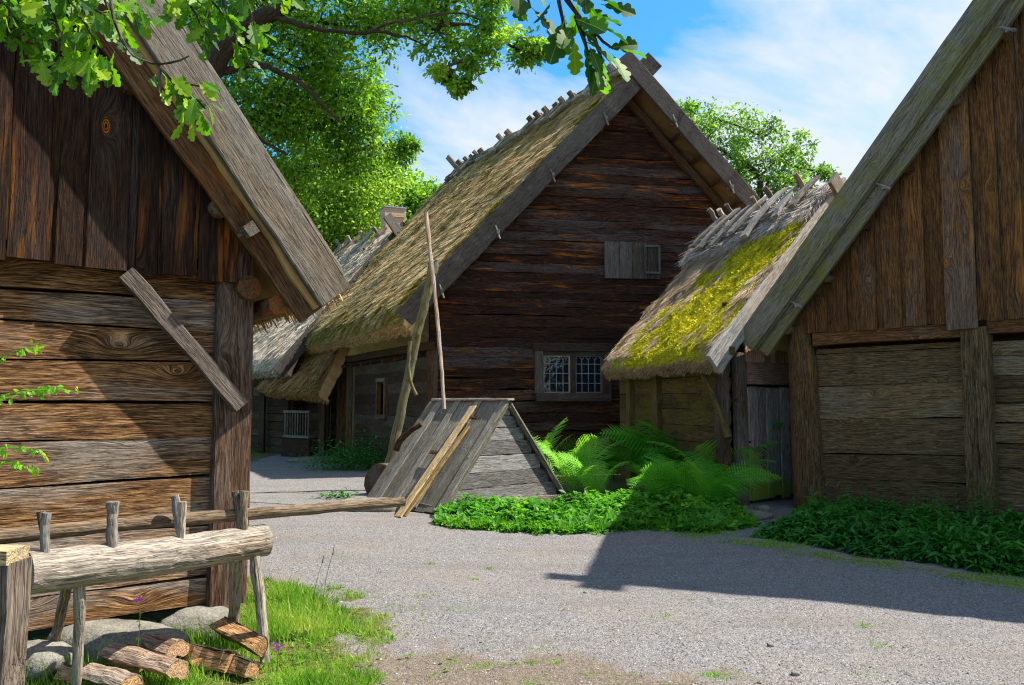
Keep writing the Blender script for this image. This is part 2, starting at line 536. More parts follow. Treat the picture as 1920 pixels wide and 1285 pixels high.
M['firewood'] = wood('firewood', (0.14, 0.06, 0.025), (0.42, 0.24, 0.115), (0.62, 0.42, 0.23), (0.5, 0.36, 0.26), 0.2, knots=False, sat=1.05)
M['bark'] = wood('bark', (0.02, 0.015, 0.012), (0.075, 0.058, 0.045), (0.13, 0.105, 0.085), (0.1, 0.09, 0.08), 0.4, knots=False, bump=1.2)
M['birch_bark'] = wood('birch_bark', (0.06, 0.035, 0.025), (0.27, 0.19, 0.14), (0.50, 0.40, 0.32), (0.36, 0.3, 0.25), 0.4, knots=False)
M['fence_post'] = wood('fence_post', (0.06, 0.045, 0.036), (0.235, 0.19, 0.155), (0.40, 0.34, 0.29), (0.31, 0.285, 0.265), 0.6, val=0.75)


def thatch_mat(name, dark, mid, light, mosscol=None):
    """rnd: 0..1 straw tone, above 1 = moss"""
    mt, s = newmat(name)
    rnd = s.n('ShaderNodeAttribute', attribute_name='rnd').outputs['Fac']
    pos = s.n('ShaderNodeNewGeometry').outputs['Position']
    n = s.noise(pos, 3.5, 6.0, 0.65)
    f = s.math('ADD', s.math('MULTIPLY', s.math('MINIMUM', rnd, 1.0), 0.7), s.math('MULTIPLY', n, 0.5))
    col = s.ramp(f, [(0.15, dark), (0.55, mid), (0.95, light)])
    if mosscol:
        mm = s.mapr(rnd, 1.05, 1.15)
        mc = s.mix(s.mapr(rnd, 1.2, 2.2), tuple(c * 0.45 for c in mosscol), mosscol)
        mc = s.mix(s.mapr(n, 0.35, 0.65), tuple(c * 0.6 for c in mosscol), mc)
        col = s.mix(mm, col, mc)
    fin = s.noise(pos, 90.0, 2.0, 0.6)
    finish(s, col, 0.9, fin, 0.5, 0.01, 0.1)
    return mt


M['thatch'] = thatch_mat('thatch', (0.11, 0.065, 0.025), (0.54, 0.38, 0.18), (0.92, 0.74, 0.44), (0.42, 0.34, 0.045))
M['thatch_annex'] = thatch_mat('thatch_annex', (0.09, 0.055, 0.03), (0.48, 0.34, 0.21), (0.86, 0.70, 0.50), (0.86, 0.80, 0.04))
M['thatch_pale'] = thatch_mat('thatch_pale', (0.18, 0.13, 0.09), (0.56, 0.47, 0.36), (0.84, 0.75, 0.62), (0.3, 0.3, 0.05))
M['thatch_gold'] = thatch_mat('thatch_gold', (0.14, 0.08, 0.03), (0.52, 0.34, 0.14), (0.78, 0.56, 0.27), (0.3, 0.28, 0.04))
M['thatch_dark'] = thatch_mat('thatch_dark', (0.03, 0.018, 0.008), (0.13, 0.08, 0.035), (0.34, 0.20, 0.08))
M['thatch_grey'] = thatch_mat('thatch_grey', (0.14, 0.12, 0.10), (0.46, 0.41, 0.36), (0.78, 0.72, 0.65))


def leaf_mat(name, c0, c1, c2, trans=0.45, gloss=0.35):
    mt, s = newmat(name)
    rnd = s.n('ShaderNodeAttribute', attribute_name='rnd').outputs['Fac']
    wc = s.n('ShaderNodeAttribute', attribute_name='wc').outputs['Vector']
    col = s.ramp(rnd, [(0.0, c0), (0.5, c1), (1.0, c2)])
    sy = s.math('ABSOLUTE', s.n('ShaderNodeSeparateXYZ', {0: wc}).outputs[1])
    col = s.mix(s.mapr(sy, 0.012, 0.0, 0, 0.4), col, tuple(min(1, c * 1.8 + 0.03) for c in c2))

    def ext(sh):
        tr = s.n('ShaderNodeBsdfTranslucent', {'Color': s.mix(1.0, col, (1.5, 1.6, 0.6), 'MULTIPLY')}).outputs[0]
        return s.n('ShaderNodeMixShader', {0: trans, 1: sh, 2: tr}).outputs[0]
    finish(s, col, 0.5, None, spec=gloss, extra=ext)
    return mt


M['oak_leaf'] = leaf_mat('oak_leaf', (0.025, 0.09, 0.008), (0.09, 0.25, 0.010), (0.30, 0.45, 0.02))
M['oak_far'] = leaf_mat('oak_far', (0.035, 0.10, 0.012), (0.14, 0.32, 0.03), (0.36, 0.52, 0.08), 0.48, 0.35)
M['birch_leaf'] = leaf_mat('birch_leaf', (0.08, 0.17, 0.02), (0.21, 0.35, 0.045), (0.40, 0.52, 0.11), 0.5, 0.3)
M['right_leaf'] = leaf_mat('right_leaf', (0.05, 0.13, 0.025), (0.13, 0.27, 0.045), (0.28, 0.43, 0.09), 0.5, 0.3)
M['fern'] = leaf_mat('fern', (0.03, 0.17, 0.015), (0.09, 0.36, 0.03), (0.26, 0.55, 0.08), 0.45, 0.3)
M['cover'] = leaf_mat('cover', (0.02, 0.11, 0.01), (0.10, 0.33, 0.025), (0.32, 0.52, 0.07), 0.45, 0.3)
M['nettle'] = leaf_mat('nettle', (0.015, 0.08, 0.010), (0.045, 0.20, 0.025), (0.12, 0.34, 0.04), 0.35, 0.25)
M['grass'] = leaf_mat('grass', (0.05, 0.15, 0.012), (0.17, 0.36, 0.03), (0.42, 0.46, 0.12), 0.4, 0.2)
M['vine'] = leaf_mat('vine', (0.10, 0.30, 0.03), (0.2, 0.46, 0.04), (0.50, 0.52, 0.06), 0.45, 0.25)


def plain(name, col, rough=0.7, metal=0.0, nscale=20.0, var=0.35, bump=0.3):
    mt, s = newmat(name)
    pos = s.n('ShaderNodeNewGeometry').outputs['Position']
    n = s.noise(pos, nscale, 6.0, 0.6)
    n2 = s.noise(pos, nscale * 0.12, 3.0, 0.6)
    f = s.math('ADD', s.math('MULTIPLY', n, 0.5), s.math('MULTIPLY', n2, 0.5))
    c = s.mix(s.mapr(f, 0.35, 0.65), tuple(x * (1 - var) for x in col), tuple(min(1, x * (1 + var)) for x in col))
    b = s.n('ShaderNodeBsdfPrincipled', {'Base Color': c, 'Roughness': rough, 'Metallic': metal,
                                         'Normal': s.n('ShaderNodeBump', {'Height': n, 'Strength': bump, 'Distance': 0.02}).outputs[0]})
    s.n('ShaderNodeOutputMaterial', {'Surface': b.outputs[0]})
    return mt


def stone_mat():
    mt, s = newmat('stone')
    pos = s.n('ShaderNodeNewGeometry').outputs['Position']
    n = s.noise(pos, 60, 4.0, 0.7)
    n2 = s.noise(pos, 5.0, 5.0, 0.6)
    c = s.ramp(s.math('ADD', s.math('MULTIPLY', n, 0.5), s.math('MULTIPLY', n2, 0.5)), [(0.35, (0.07, 0.066, 0.055)), (0.5, (0.19, 0.18, 0.155)), (0.65, (0.33, 0.315, 0.28))])
    lich = s.mapr(s.noise(pos, 9.0, 5.0, 0.7), 0.55, 0.62)
    c = s.mix(s.math('MULTIPLY', lich, 0.5), c, (0.24, 0.26, 0.13))
    finish(s, c, 0.9, s.math('ADD', n, s.math('MULTIPLY', n2, 2.0)), 0.6, 0.02)
    return mt


M['stone'] = stone_mat()
M['iron'] = plain('iron', (0.05, 0.03, 0.022), 0.6, 0.6)
M['lead'] = plain('lead', (0.30, 0.33, 0.37), 0.5, 0.3)
M['brick'] = None
M['flower'] = plain('flower', (0.65, 0.10, 0.55), 0.6)
M['seed'] = plain('seed', (0.22, 0.10, 0.06), 0.8)
mt, s = newmat('glass_dark')
s.n('ShaderNodeOutputMaterial', {'Surface': s.n('ShaderNodeBsdfPrincipled', {'Base Color': (0.012, 0.016, 0.02, 1), 'Roughness': 0.08, 'Specular IOR Level': 0.9,
    'Normal': s.n('ShaderNodeBump', {'Height': s.noise(s.n('ShaderNodeNewGeometry').outputs['Position'], 7.0, 2.0), 'Strength': 0.25, 'Distance': 0.05}).outputs[0]}).outputs[0]})
M['glass'] = mt
mt, s = newmat('brick')
tcb = s.n('ShaderNodeAttribute', attribute_name='wc').outputs['Vector']
bt = s.n('ShaderNodeTexBrick', {'Vector': tcb, 'Color1': (0.50, 0.25, 0.17), 'Color2': (0.58, 0.42, 0.33), 'Mortar': (0.55, 0.50, 0.44), 'Scale': 1.0,
                                'Mortar Size': 0.012, 'Brick Width': 0.26, 'Row Height': 0.085})
finish(s, s.mix(s.mapr(s.noise(tcb, 6.0), 0.4, 0.65, 0, 0.6), bt.outputs[0], (0.6, 0.5, 0.42)), 0.9, bt.outputs['Fac'], -0.5, 0.01)
M['brick'] = mt

# ------------------------------------------------------------------ ground
def clear_of_barn(x, y):
    q = np.stack([x, y], 1) - FL.O[:2]
    return (q @ FL.n[:2] > 0.05) | (q @ FL.w[:2] > 0.1)


def grassiness(x, y):
    """1 on the grass verge along the left barn, 0 on the gravel"""
    n = fbm(x, y, 0, 1.3, 3) - 0.5
    n2 = fbm(x, y, 0, 6.0, 9) - 0.5
    # distance to the line running past the trough
    e = np.interp(y, [3.5, 4.5, 5.05, 5.8, 6.4, 7.0, 7.7, 9, 12], [-1.5, -1.12, -.72, -.72, -.98, -1.6, -2.45, -4, -7])
    return np.clip((e - x) * 2.1 + 0.5 + n * 2.4 + n2 * 1.6, 0, 1)


def dirtiness(x, y):
    n = fbm(x, y, 0, 1.1, 21) - 0.5
    n2 = fbm(x, y, 0, 7.0, 5) - 0.5
    return np.clip(1.0 - (y - 5.0) * 1.4 - np.clip(x - 0.5, 0, 9) * 0.9 + n * 2.2 + n2 * 1.3, 0, 1)


BED = [(820, 985), (900, 992), (1010, 1000), (1110, 1000), (1200, 990), (1330, 996), (1400, 985)]
BEDY = [onz(*p) for p in BED]
NET = [(1375, 1016), (1440, 1030), (1560, 1046), (1700, 1062), (1920, 1090)]
NETY = [onz(*p) for p in NET]


def ground_z(x, y):
    return (fbm(x, y, 0, 0.8, 31) - 0.5) * 0.05


def build_ground():
    xs = np.concatenate([np.linspace(-160, -8, 30), np.linspace(-7.8, 12, 330), np.linspace(12.6, 160, 28)])
    ys = np.concatenate([np.linspace(-60, 2.4, 16), np.linspace(2.5, 16, 340), np.linspace(16.3, 34, 40), np.linspace(36, 400, 30)])
    X, Y = np.meshgrid(xs, ys)
    near = (np.abs(X) < 14) & (Y < 34)
    Z = np.where(near, ground_z(X, Y), 0.0)
    Z += np.where(near, (fbm(X, Y, 0, 9, 8, 3) - 0.5) * 0.012, 0)
    n, m_ = X.shape
    v = np.stack([X, Y, Z], -1).reshape(-1, 3)
    i = np.arange(n - 1)[:, None] * m_
    j = np.arange(m_ - 1)[None]
    q = np.stack([i + j, i + j + 1, i + m_ + j + 1, i + m_ + j], -1).reshape(-1, 4)
    mb = MB()
    g = grassiness(X, Y)
    d = dirtiness(X, Y)
    # far field beyond the yard is turf
    yard = (Y > 30) | (X > 14) | (X < -10)
    g = np.where(yard, 1.0, g)
    # planting beds
    bx, by = np.array([p[0] for p in BEDY]), np.array([p[1] for p in BEDY])
    inb = (X > bx[0] - 0.1) & (X < bx[-1] + 0.2) & (Y > np.interp(X, bx, by))
    nx, ny = np.array([p[0] for p in NETY]), np.array([p[1] for p in NETY])
    nn = (fbm(X, Y, 0, 3.0, 77) - 0.5) * 0.5
    inn = (X > nx[0] - 0.4) & (Y > np.interp(X, nx, ny) + nn)
    g = np.where(inb, np.maximum(g, 0.75), g)
    rel = np.stack([X - 4.48, Y - 12.0], -1)
    oo_ = rel @ np.array([-.766, -.643])
    tt_ = rel @ np.array([.643, -.766])
    g = np.maximum(g, np.clip((3.0 - oo_ + nn * 1.2) * 2, 0, .8) * (tt_ > 0.1 + .2 * oo_) * (oo_ > -2))
    side = (X < -2.0) & (Y > 16 + nn * 2) & (X > -5)
    # wc carries (grass, dirt, 0)
    wc = np.stack([g, d, np.zeros_like(g)], -1).reshape(-1, 3)
    mb.add(v, [q], wc, 0.5)
    mt, s = newmat('ground')
    pos = s.n('ShaderNodeNewGeometry').outputs['Position']
    at = s.n('ShaderNodeSeparateXYZ', {0: s.n('ShaderNodeAttribute', attribute_name='wc').outputs['Vector']})
    vor = s.n('ShaderNodeTexVoronoi', {'Vector': pos, 'Scale': 180.0}, feature='F1')
    cellv = s.n('ShaderNodeSeparateXYZ', {0: vor.outputs['Color']}).outputs[0]
    vor2 = s.n('ShaderNodeTexVoronoi', {'Vector': pos, 'Scale': 78.0}, feature='F1')
    c2 = s.n('ShaderNodeSeparateXYZ', {0: vor2.outputs['Color']}).outputs[1]
    f = s.math('ADD', s.math('MULTIPLY', cellv, 0.6), s.math('MULTIPLY', c2, 0.4))
    grav = s.ramp(f, [(0.12, (0.045, 0.043, 0.046)), (0.42, (0.215, 0.205, 0.205)), (0.8, (0.34, 0.325, 0.322)), (1.0, (0.50, 0.485, 0.475))])
    big = s.noise(pos, 0.9, 5.0, 0.6)
    grav = s.mix(s.mapr(big, 0.45, 0.66, 0, 0.5), grav, s.mix(0.6, grav, (0.27, 0.21, 0.16)))
    strk = s.noise(s.scale(pos, (0.35, 1.5, 1)), 1.3, 5.0, 0.6)
    grav = s.mix(s.mapr(strk, 0.5, 0.62, 0, 0.65), grav, s.mix(0.5, grav, (0.17, 0.155, 0.15)))
    dn = s.noise(pos, 34.0, 5.0, 0.7)
    dirt = s.ramp(dn, [(0.3, (0.08, 0.057, 0.04)), (0.5, (0.19, 0.145, 0.105)), (0.7, (0.33, 0.27, 0.205))])
    dmask = s.mapr(s.math('ADD', at.outputs[1], s.math('MULTIPLY', s.math('SUBTRACT', dn, 0.5), 1.1)), 0.35, 0.75)
    col = s.mix(s.math('MULTIPLY', dmask, 0.8), grav, dirt)
    gn = s.noise(pos, 22.0, 5.0, 0.7)
    soil = s.ramp(gn, [(0.3, (0.04, 0.045, 0.015)), (0.5, (0.11, 0.12, 0.03)), (0.7, (0.27, 0.22, 0.10))])
    gm = s.mapr(s.math('ADD', at.outputs[0], s.math('MULTIPLY', s.math('SUBTRACT', gn, 0.5), 1.0)), 0.4, 0.75)
    col = s.mix(gm, col, soil)
    h = s.math('ADD', s.math('MULTIPLY', vor.outputs['Distance'], -1.0), s.math('MULTIPLY', vor2.outputs['Distance'], -0.8))
    finish(s, col, 0.95, h, 0.75, 0.012, 0.15)
    o = mb.build('ground', mt, smooth=True)
    tag(o, 'pale grey gravel yard with worn brown earth and turf at its edges', None, None, 'structure')


build_ground()

# loose stones on the gravel: nobody could count them
mb = MB()
N = 26000
yy = 4.0 + 9.0 * RG.uniform(0, 1, N) ** 1.7
xx = RG.uniform(-0.6, 0.75, N) * yy
keep = grassiness(xx, yy) < 0.5
xx, yy = xx[keep], yy[keep]
pp = np.stack([xx, yy, ground_z(xx, yy) + 0.001], 1)
sz = np.clip(RG.lognormal(-5.4, 0.42, len(pp)), 0.0015, 0.02)
sc = np.stack([sz, sz * RG.uniform(.6, 1, len(pp)), sz * RG.uniform(.5, .9, len(pp))], 1)
dd = rdir(len(pp)); dd[:, 2] *= 0.2
zz = np.tile(V(0, 0, 1), (len(pp), 1)) + rdir(len(pp)) * 0.3
scatter(mb, OCTA[0], OCTA[1], pp, dd, zz, sc, RG.uniform(0, 1, len(pp)))
mt, s = newmat('pebble')
rn = s.n('ShaderNodeAttribute', attribute_name='rnd').outputs['Fac']
finish(s, s.ramp(rn, [(0.0, (0.06, 0.058, 0.062)), (0.4, (0.22, 0.21, 0.205)), (0.8, (0.34, 0.325, 0.315)), (1.0, (0.52, 0.50, 0.48))]), 0.9)
M['pebble'] = mt
tag(mb.build('gravel', mt), 'loose grey gravel chips strewn over the yard', 'gravel', None, 'stuff')


def stone(name, label, c, r, seed, group=None, mat=None, flat=1.0, cat='stone'):
    """lumpy boulder"""
    nu, nv = 22, 14
    mb = MB()
    th = np.linspace(0, 2 * np.pi, nu, endpoint=False)
    ph = np.linspace(0.02, np.pi - 0.02, nv)
    T, Pq = np.meshgrid(th, ph)
    d = np.stack([np.cos(T) * np.sin(Pq), np.sin(T) * np.sin(Pq), np.cos(Pq)], -1)
    k = 1 + (fbm(d[..., 0] + seed, d[..., 1], d[..., 2], 1.6, seed) - 0.5) * 0.55
    q = np.sign(d) * np.abs(d) ** 0.8
    v = (q * k[..., None] * np.array(r)).reshape(-1, 3) + np.array(c)
    i = np.arange(nv - 1)[:, None] * nu
    j = np.arange(nu)[None]
    fa = np.stack([i + j, i + nu + j, i + nu + (j + 1) % nu, i + (j + 1) % nu], -1).reshape(-1, 4)
    mb.add(v, [fa, [list(range(nu))], [list(range((nv - 1) * nu, nv * nu))[::-1]]])
    o = mb.build(name, mat or M['stone'], smooth=True, loc=(c[0], c[1], 0))
    return tag(o, label, cat, group)


# ------------------------------------------------------------------ thatch
def thatch(name, parent, A, B, C, D, thick, nst, mat, moss=None, wst=0.016, lst=(0.15, 0.4), curl=0.18, sag=0.05, seed=1, mossn=0, res=0.12, rel=1.0):
    """A,B ridge ends, C,D eave ends (C under A); surface with straws lying down the slope"""
    A, B, C, D = [np.asarray(p, float) for p in (A, B, C, D)]
    nr = unit(np.cross(B - A, C - A))
    if nr[2] < 0:
        nr = -nr
    L = np.linalg.norm(B - A)
    H = np.linalg.norm(C - A)
    nu, nv = int(L / res) + 2, int(H / res) + 2

    def surf(u, v, ex=0.0):
        p = (A * (1 - u)[..., None] + B * u[..., None]) * (1 - v)[..., None] + (C * (1 - u)[..., None] + D * u[..., None]) * v[..., None]
        # straw layers in low courses, uneven mats, eave curling down
        h = (fbm(u * L, v * H * 0.6, 0, 1.6, seed) - 0.5) * 0.16 + (fbm(u * L, v * H * 0.4, 0, 5.5, seed + 1) - 0.5) * 0.13 * rel + (fbm(u * L, v * H * 0.6, 0, 14, seed + 2, 2) - 0.5) * 0.05 * rel
        h = h - curl * np.clip((v - 0.9) / 0.1, 0, 1) ** 2 + ex
        h = h - curl * 0.3 * np.clip(1 - np.minimum(u, 1 - u) * L / 0.12, 0, 1)
        dz = -sag * np.sin(np.pi * u) * np.sin(np.pi * np.clip(v, 0, 1))
        return p + nr * h[..., None] + V(0, 0, 1) * dz[..., None]
    U, Vv = np.meshgrid(np.linspace(0, 1, nu), np.linspace(0, 1, nv))
    top = surf(U, Vv)
    bot = top - nr * thick
    n = nu * nv
    v = np.concatenate([top.reshape(-1, 3), bot.reshape(-1, 3)])
    i = np.arange(nv - 1)[:, None] * nu
    j = np.arange(nu - 1)[None]
    q = np.stack([i + j, i + j + 1, i + nu + j + 1, i + nu + j], -1).reshape(-1, 4)
    q2 = q[:, ::-1] + n
    ed = []
    for a in range(nu - 1):
        ed.append((a, a + 1, a + 1 + n, a + n))
        b = (nv - 1) * nu + a
        ed.append((b + 1, b, b + n, b + 1 + n))
    for a in range(nv - 1):
        b = a * nu
        ed.append((b, b + nu, b + nu + n, b + n))
        b += nu - 1
        ed.append((b + nu, b, b + n, b + nu + n))
    mb = MB()

    def tone(u, v):
        t = RG.uniform(0, 1.0, u.shape) * 0.6 + fbm(u * L, v * H * .5, 0, 3.0, seed + 4) * 0.8 - 0.2
        if moss is not None:
            mm = moss(u, v) + (fbm(u * L * 2.2, v * H * 0.9, 0, 2.2, seed + 7) - 0.5) * 1.5
            t = np.where(mm > 0.5, 1.1 + np.clip(mm - 0.5, 0, 1) * RG.uniform(0.3, 1.6, u.shape), t)
        return t
    tt = tone(U, Vv).ravel() * 0.6
    mb.add(v, [q, q2, ed], None, np.concatenate([tt, np.full(n, 0.35)]))
    dn = unit((C + D) - (A + B))
    al = unit(B - A)
    u, vq = RG.uniform(0, 1, nst), RG.uniform(-0.01, 1.0, nst)
    p = surf(u, np.clip(vq, 0, 1), 0.0) + nr * RG.uniform(-0.01, 0.035, nst)[:, None]
    X = dn[None] + al[None] * RG.normal(0, 0.13, nst)[:, None] + nr[None] * RG.normal(0.05, 0.12, nst)[:, None]
    Z = nr[None] + rdir(nst) * 0.5
    ln = RG.uniform(lst[0], lst[1], nst) * np.where(vq > 0.93, 0.5, 1)
    w_ = RG.uniform(0.6, 1.3, nst) * wst
    tn = tone(u, vq)
    scatter(mb, STRAW[0], STRAW[1], p, X, Z, np.stack([ln, w_, w_], 1), tn)
    # fringe under the eave and at the verges
    k = int(nst * 0.22)
    u = RG.uniform(0, 1, k)
    dep = RG.uniform(0, 1, k)
    p = surf(u, np.ones(k)) - nr * (dep * thick)[:, None] - dn * 0.1
    X = dn[None] + al[None] * RG.normal(0, 0.1, k)[:, None] + nr[None] * RG.normal(-0.1, 0.1, k)[:, None]
    scatter(mb, STRAW[0], STRAW[1], p, X, rdir(k), np.stack([RG.uniform(0.08, 0.2, k), np.full(k, wst), np.full(k, wst)], 1), RG.uniform(0, 0.8, k))
    if moss is not None and mossn:
        k = mossn
        u, vq = RG.uniform(0, 1, k), RG.uniform(0, 1, k)
        mm = moss(u, vq) + (fbm(u * L * 2.2, vq * H * 0.9, 0, 2.2, seed + 7) - 0.5) * 1.5
        kp = mm > 0.42
        u, vq, mm = u[kp], vq[kp], mm[kp]
        k = len(u)
        lump = fbm(u * L * 3, vq * H * 1.3, 0, 4.5, seed + 9)
        p = surf(u, vq) + nr * (RG.uniform(-0.01, 0.07, k) * np.clip((mm - 0.4) * 2, 0.1, 1) * (0.3 + lump * 1.4))[:, None]
        X = rdir(k) * 0.8 + nr[None] * 0.8 + dn * 0.4
        scatter(mb, BLADE[0], BLADE[1], p, X, rdir(k), np.stack([RG.uniform(0.02, 0.05, k), RG.uniform(0.012, 0.024, k), RG.uniform(0.01, 0.02, k)], 1),
                1.15 + np.clip(lump * 1.8 - 0.3, 0, 1.2))
    return mb.build(name, mat, parent)


# ================================================================== LEFT BARN
FL = Fr((-1.895, 5.8), (.806, .592), (.592, -.806))
back = -FL.n
lb = thing('plank_barn', 'timber barn in front, sunlit wide brown planks under dark gable boards, standing on grey boulders', 'barn', (*FL.O[:2], 0))
mb = MB()
L_ = [(0, 470, 400, 505), (0, 540, 400, 566), (0, 600, 400, 625), (0, 676, 400, 681), (0, 757, 400, 757), (0, 830, 400, 820), (0, 919, 400, 893), (0, 1012, 400, 986), (60, 1122, 400, 1081), (45, 1187, 400, 1131)]
lines = []
for a, b, c, d in L_:
    t0, z0 = FL.tz(a, b)
    t1, z1 = FL.tz(c, d)
    lines.append((t0, z0, t1, z1))


def lz(ln, t):
    return ln[1] + (ln[3] - ln[1]) * (t - ln[0]) / (ln[2] - ln[0]) if -1.8 < t else lz(ln, -1.79)


PR_ = [.3, .45, .38, .62, .52, .5, .72, .8, .66]
for ip_, (up, dn_) in enumerate(zip(lines[:-1], lines[1:])):
    tm = np.linspace(-6.0, -0.14, 26)
    zt = np.array([lz(up, t) for t in tm]) + smooth_noise(26, 0.003)
    zb = np.array([lz(dn_, t) for t in tm]) + 0.012 + smooth_noise(26, 0.006)
    P = [FL.pt(t, (a + b) / 2, -0.10 + RG.normal(0, 0.003)) for t, a, b in zip(tm, zt, zb)]
    loft(mb, P, HEWN[::-1] if False else [(a, -b) for a, b in HEWN][::-1], V(0, 0, 1), zt - zb, 0.20, 0.0015, PR_[ip_])
mb.build('plank_wall', M['barn_plank'], lb)
# dark back of the wall so no light leaks
mb = MB()
plank(mb, FL.pt(-6, 1.4, -0.28), FL.pt(-0.1, 1.4, -0.28), V(0, 0, 1), 2.5, 0.1, 1.0, 0)
# long side wall going back
for i in range(9):
    plank(mb, FL.pt(-0.12, 0.3 + i * 0.28, -0.2), FL.pt(-0.12, 0.3 + i * 0.28, -8), V(0, 0, 1), 0.275, 0.16, 1.0)
mb.build('side_wall', M['house_side'], lb)
mb = MB()
plank(mb, FL.pt(-0.135, 0.2, -0.06), FL.pt(-0.135, 2.72, -0.06), FL.w, 0.275, 0.26, 0.12, 0.004, w1=0.25)
mb.build('corner_post', M['post'], lb)
mb = MB()
pole(mb, [FL.pt(-0.06, 2.42, 0.12), FL.pt(-0.06, 2.42, -0.6)], 0.095, 0.095)
mb.build('beam_end', M['barge_brown'], lb)
mb = MB()
(t0, z0), (t1, z1) = FL.tz(236, 512, 0.12), FL.tz(452, 762, 0.12)
plank(mb, FL.pt(t0, z0, 0.12), FL.pt(t1, z1, 0.12), FL.w, 0.112, 0.07, 0.08, 0.006)
mb.build('brace', M['brace'], lb)

# barge boards: outer grey, inner brown
OO, OI = 0.36, 0.24
a0, a1 = np.array(FL.tz(600, 576, OO)), np.array(FL.tz(249, 50, OO))
b0 = np.array(FL.tz(653, 536, OO))
dr = (a1 - a0) / np.linalg.norm(a1 - a0)
nrm = np.array([-dr[1], dr[0]])
if nrm[1] < 0:
    nrm = -nrm
wid = abs(np.dot(b0 - a0, nrm))
HALF = 3.1
APT = -HALF
cen0 = a0 + nrm * wid / 2
Lr = (APT - cen0[0]) / dr[0]
cen1 = cen0 + dr * Lr
mb = MB()
plank(mb, FL.pt(*cen0, OO), FL.pt(*(cen1 + dr * 0.5), OO), FL.w * nrm[0] + V(0, 0, nrm[1]), wid, 0.06, 0.1, 0.003)
ob = mb.build('barge_board', M['barge_grey'], lb)
mb = MB()  # capping strip on the outer edge
plank(mb, FL.pt(*(cen0 + nrm * (wid / 2 + 0.012) + dr * 0.1), OO - 0.05), FL.pt(*(cen1 + nrm * (wid / 2 + 0.012)), OO - 0.05), FL.w * nrm[0] + V(0, 0, nrm[1]), 0.03, 0.16, 0.15, 0.004)
tag(mb.build('edge_strip', M['barge_grey'], lb))
i0, i1 = np.array(FL.tz(565, 605, OI)), np.array(FL.tz(125, 0, OI))
di = (i1 - i0) / np.linalg.norm(i1 - i0)
ni = np.array([-di[1], di[0]])
ni = ni if ni[1] > 0 else -ni
wi = 0.43
mb = MB()
c0 = i0 + ni * wi / 2
Li = (APT - c0[0]) / di[0]
plank(mb, FL.pt(*c0, OI), FL.pt(*(c0 + di * Li), OI), FL.w * ni[0] + V(0, 0, ni[1]), wi, 0.05, 0.1, 0.003)
mb.build('barge_board', M['barge_brown'], lb)
# mirrored boards on the far side of the ridge
mir = lambda tz: np.array([2 * APT - tz[0], tz[1]])
mb = MB()
plank(mb, FL.pt(*mir(cen0), OO - 0.07), FL.pt(*mir(cen1), OO - 0.07), FL.w * -nrm[0] + V(0, 0, nrm[1]), wid, 0.06, 0.2, 0.003)
mb.build('barge_board', M['barge_grey'], lb)
mb = MB()
pt_ = np.array(FL.tz(466, 432, OI + 0.07))
plank(mb, FL.pt(*(pt_ + di * -0.0), OI - 0.05), FL.pt(*pt_, OI + 0.13), FL.w * ni[0] + V(0, 0, ni[1]), 0.085, 0.085, 0.05, 0.002)
pole(mb, [FL.pt(pt_[0] - 0.07, pt_[1] - 0.05, OI + 0.06), FL.pt(pt_[0] + 0.07, pt_[1] + 0.02, OI + 0.06)], 0.012, 0.012, 0.03, 0)
mb.build('peg', M['barge_grey'], lb)

# gable boards
mb = MB()
zb0 = FL.tz(0, 493)[1]
t = -6.0
ki = 0


def rake_z(t):
    """underside of the rake at wall coordinate t"""
    tt = t if t > APT else 2 * APT - t
    return cen0[1] + (tt - cen0[0]) * dr[1] / dr[0]


edges_px = [-60, 10, 83, 100, 152, 158, 235, 250, 290, 297, 358, 366, 412, 440]
te = [FL.tz(x, 450, 0.03)[0] for x in edges_px]
seq = list(np.arange(-6.1, te[0], 0.24)) + te
for k_ in range(len(seq) - 1):
    a, b = seq[k_], seq[k_ + 1]
    if b - a < 0.012:
        continue
    m_ = (a + b) / 2
    proud = 0.115 + 0.025 * (k_ % 2) if b - a > 0.12 else 0.10
    plank(mb, FL.pt(m_, zb0 + RG.normal(0, 0.012), proud), FL.pt(m_, rake_z(m_) + 0.05, proud), FL.w, (b - a) * 0.985, 0.03, 0.2, 0.003)
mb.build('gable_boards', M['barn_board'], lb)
# roof
def slopeplane(fr, c0, dr, nrm, half_w, apt, o_near, length, dirb, lift=0.0):
    """ridge and eave ends just inside a barge board"""
    e = c0 + nrm * (half_w - 0.03 + lift)
    r = e + dr * ((apt - e[0]) / dr[0])
    E, R = fr.pt(*e, o_near), fr.pt(*r, o_near)
    return R, R + dirb * length, E, E + dirb * length


R1, R2, E1, E2 = slopeplane(FL, cen0, dr, nrm, wid / 2, APT, OO - 0.05, 9.0, back)
thatch('thatch_roof', lb, R1, R2, E1, E2, 0.26, 9000, M['thatch_gold'], seed=3, curl=0.03, res=0.3)
em = E1 + FL.w * 2 * (APT - np.dot(E1 - FL.O, FL.w))
thatch('thatch_roof', lb, R1, R2, em, em + back * 9, 0.26, 1500, M['thatch_gold'], seed=4, curl=0.03, res=0.4)
mb = MB()
for zz_, tt_ in ((2.30, 0.12), (2.95, -0.30), (3.7, -0.9), (4.5, -1.5)):
    pole(mb, [FL.pt(tt_, zz_, OI - 0.03), FL.pt(tt_, zz_, -7)], 0.07, 0.08, 0.5)
mb.build('purlins', M['barge_brown'], lb)

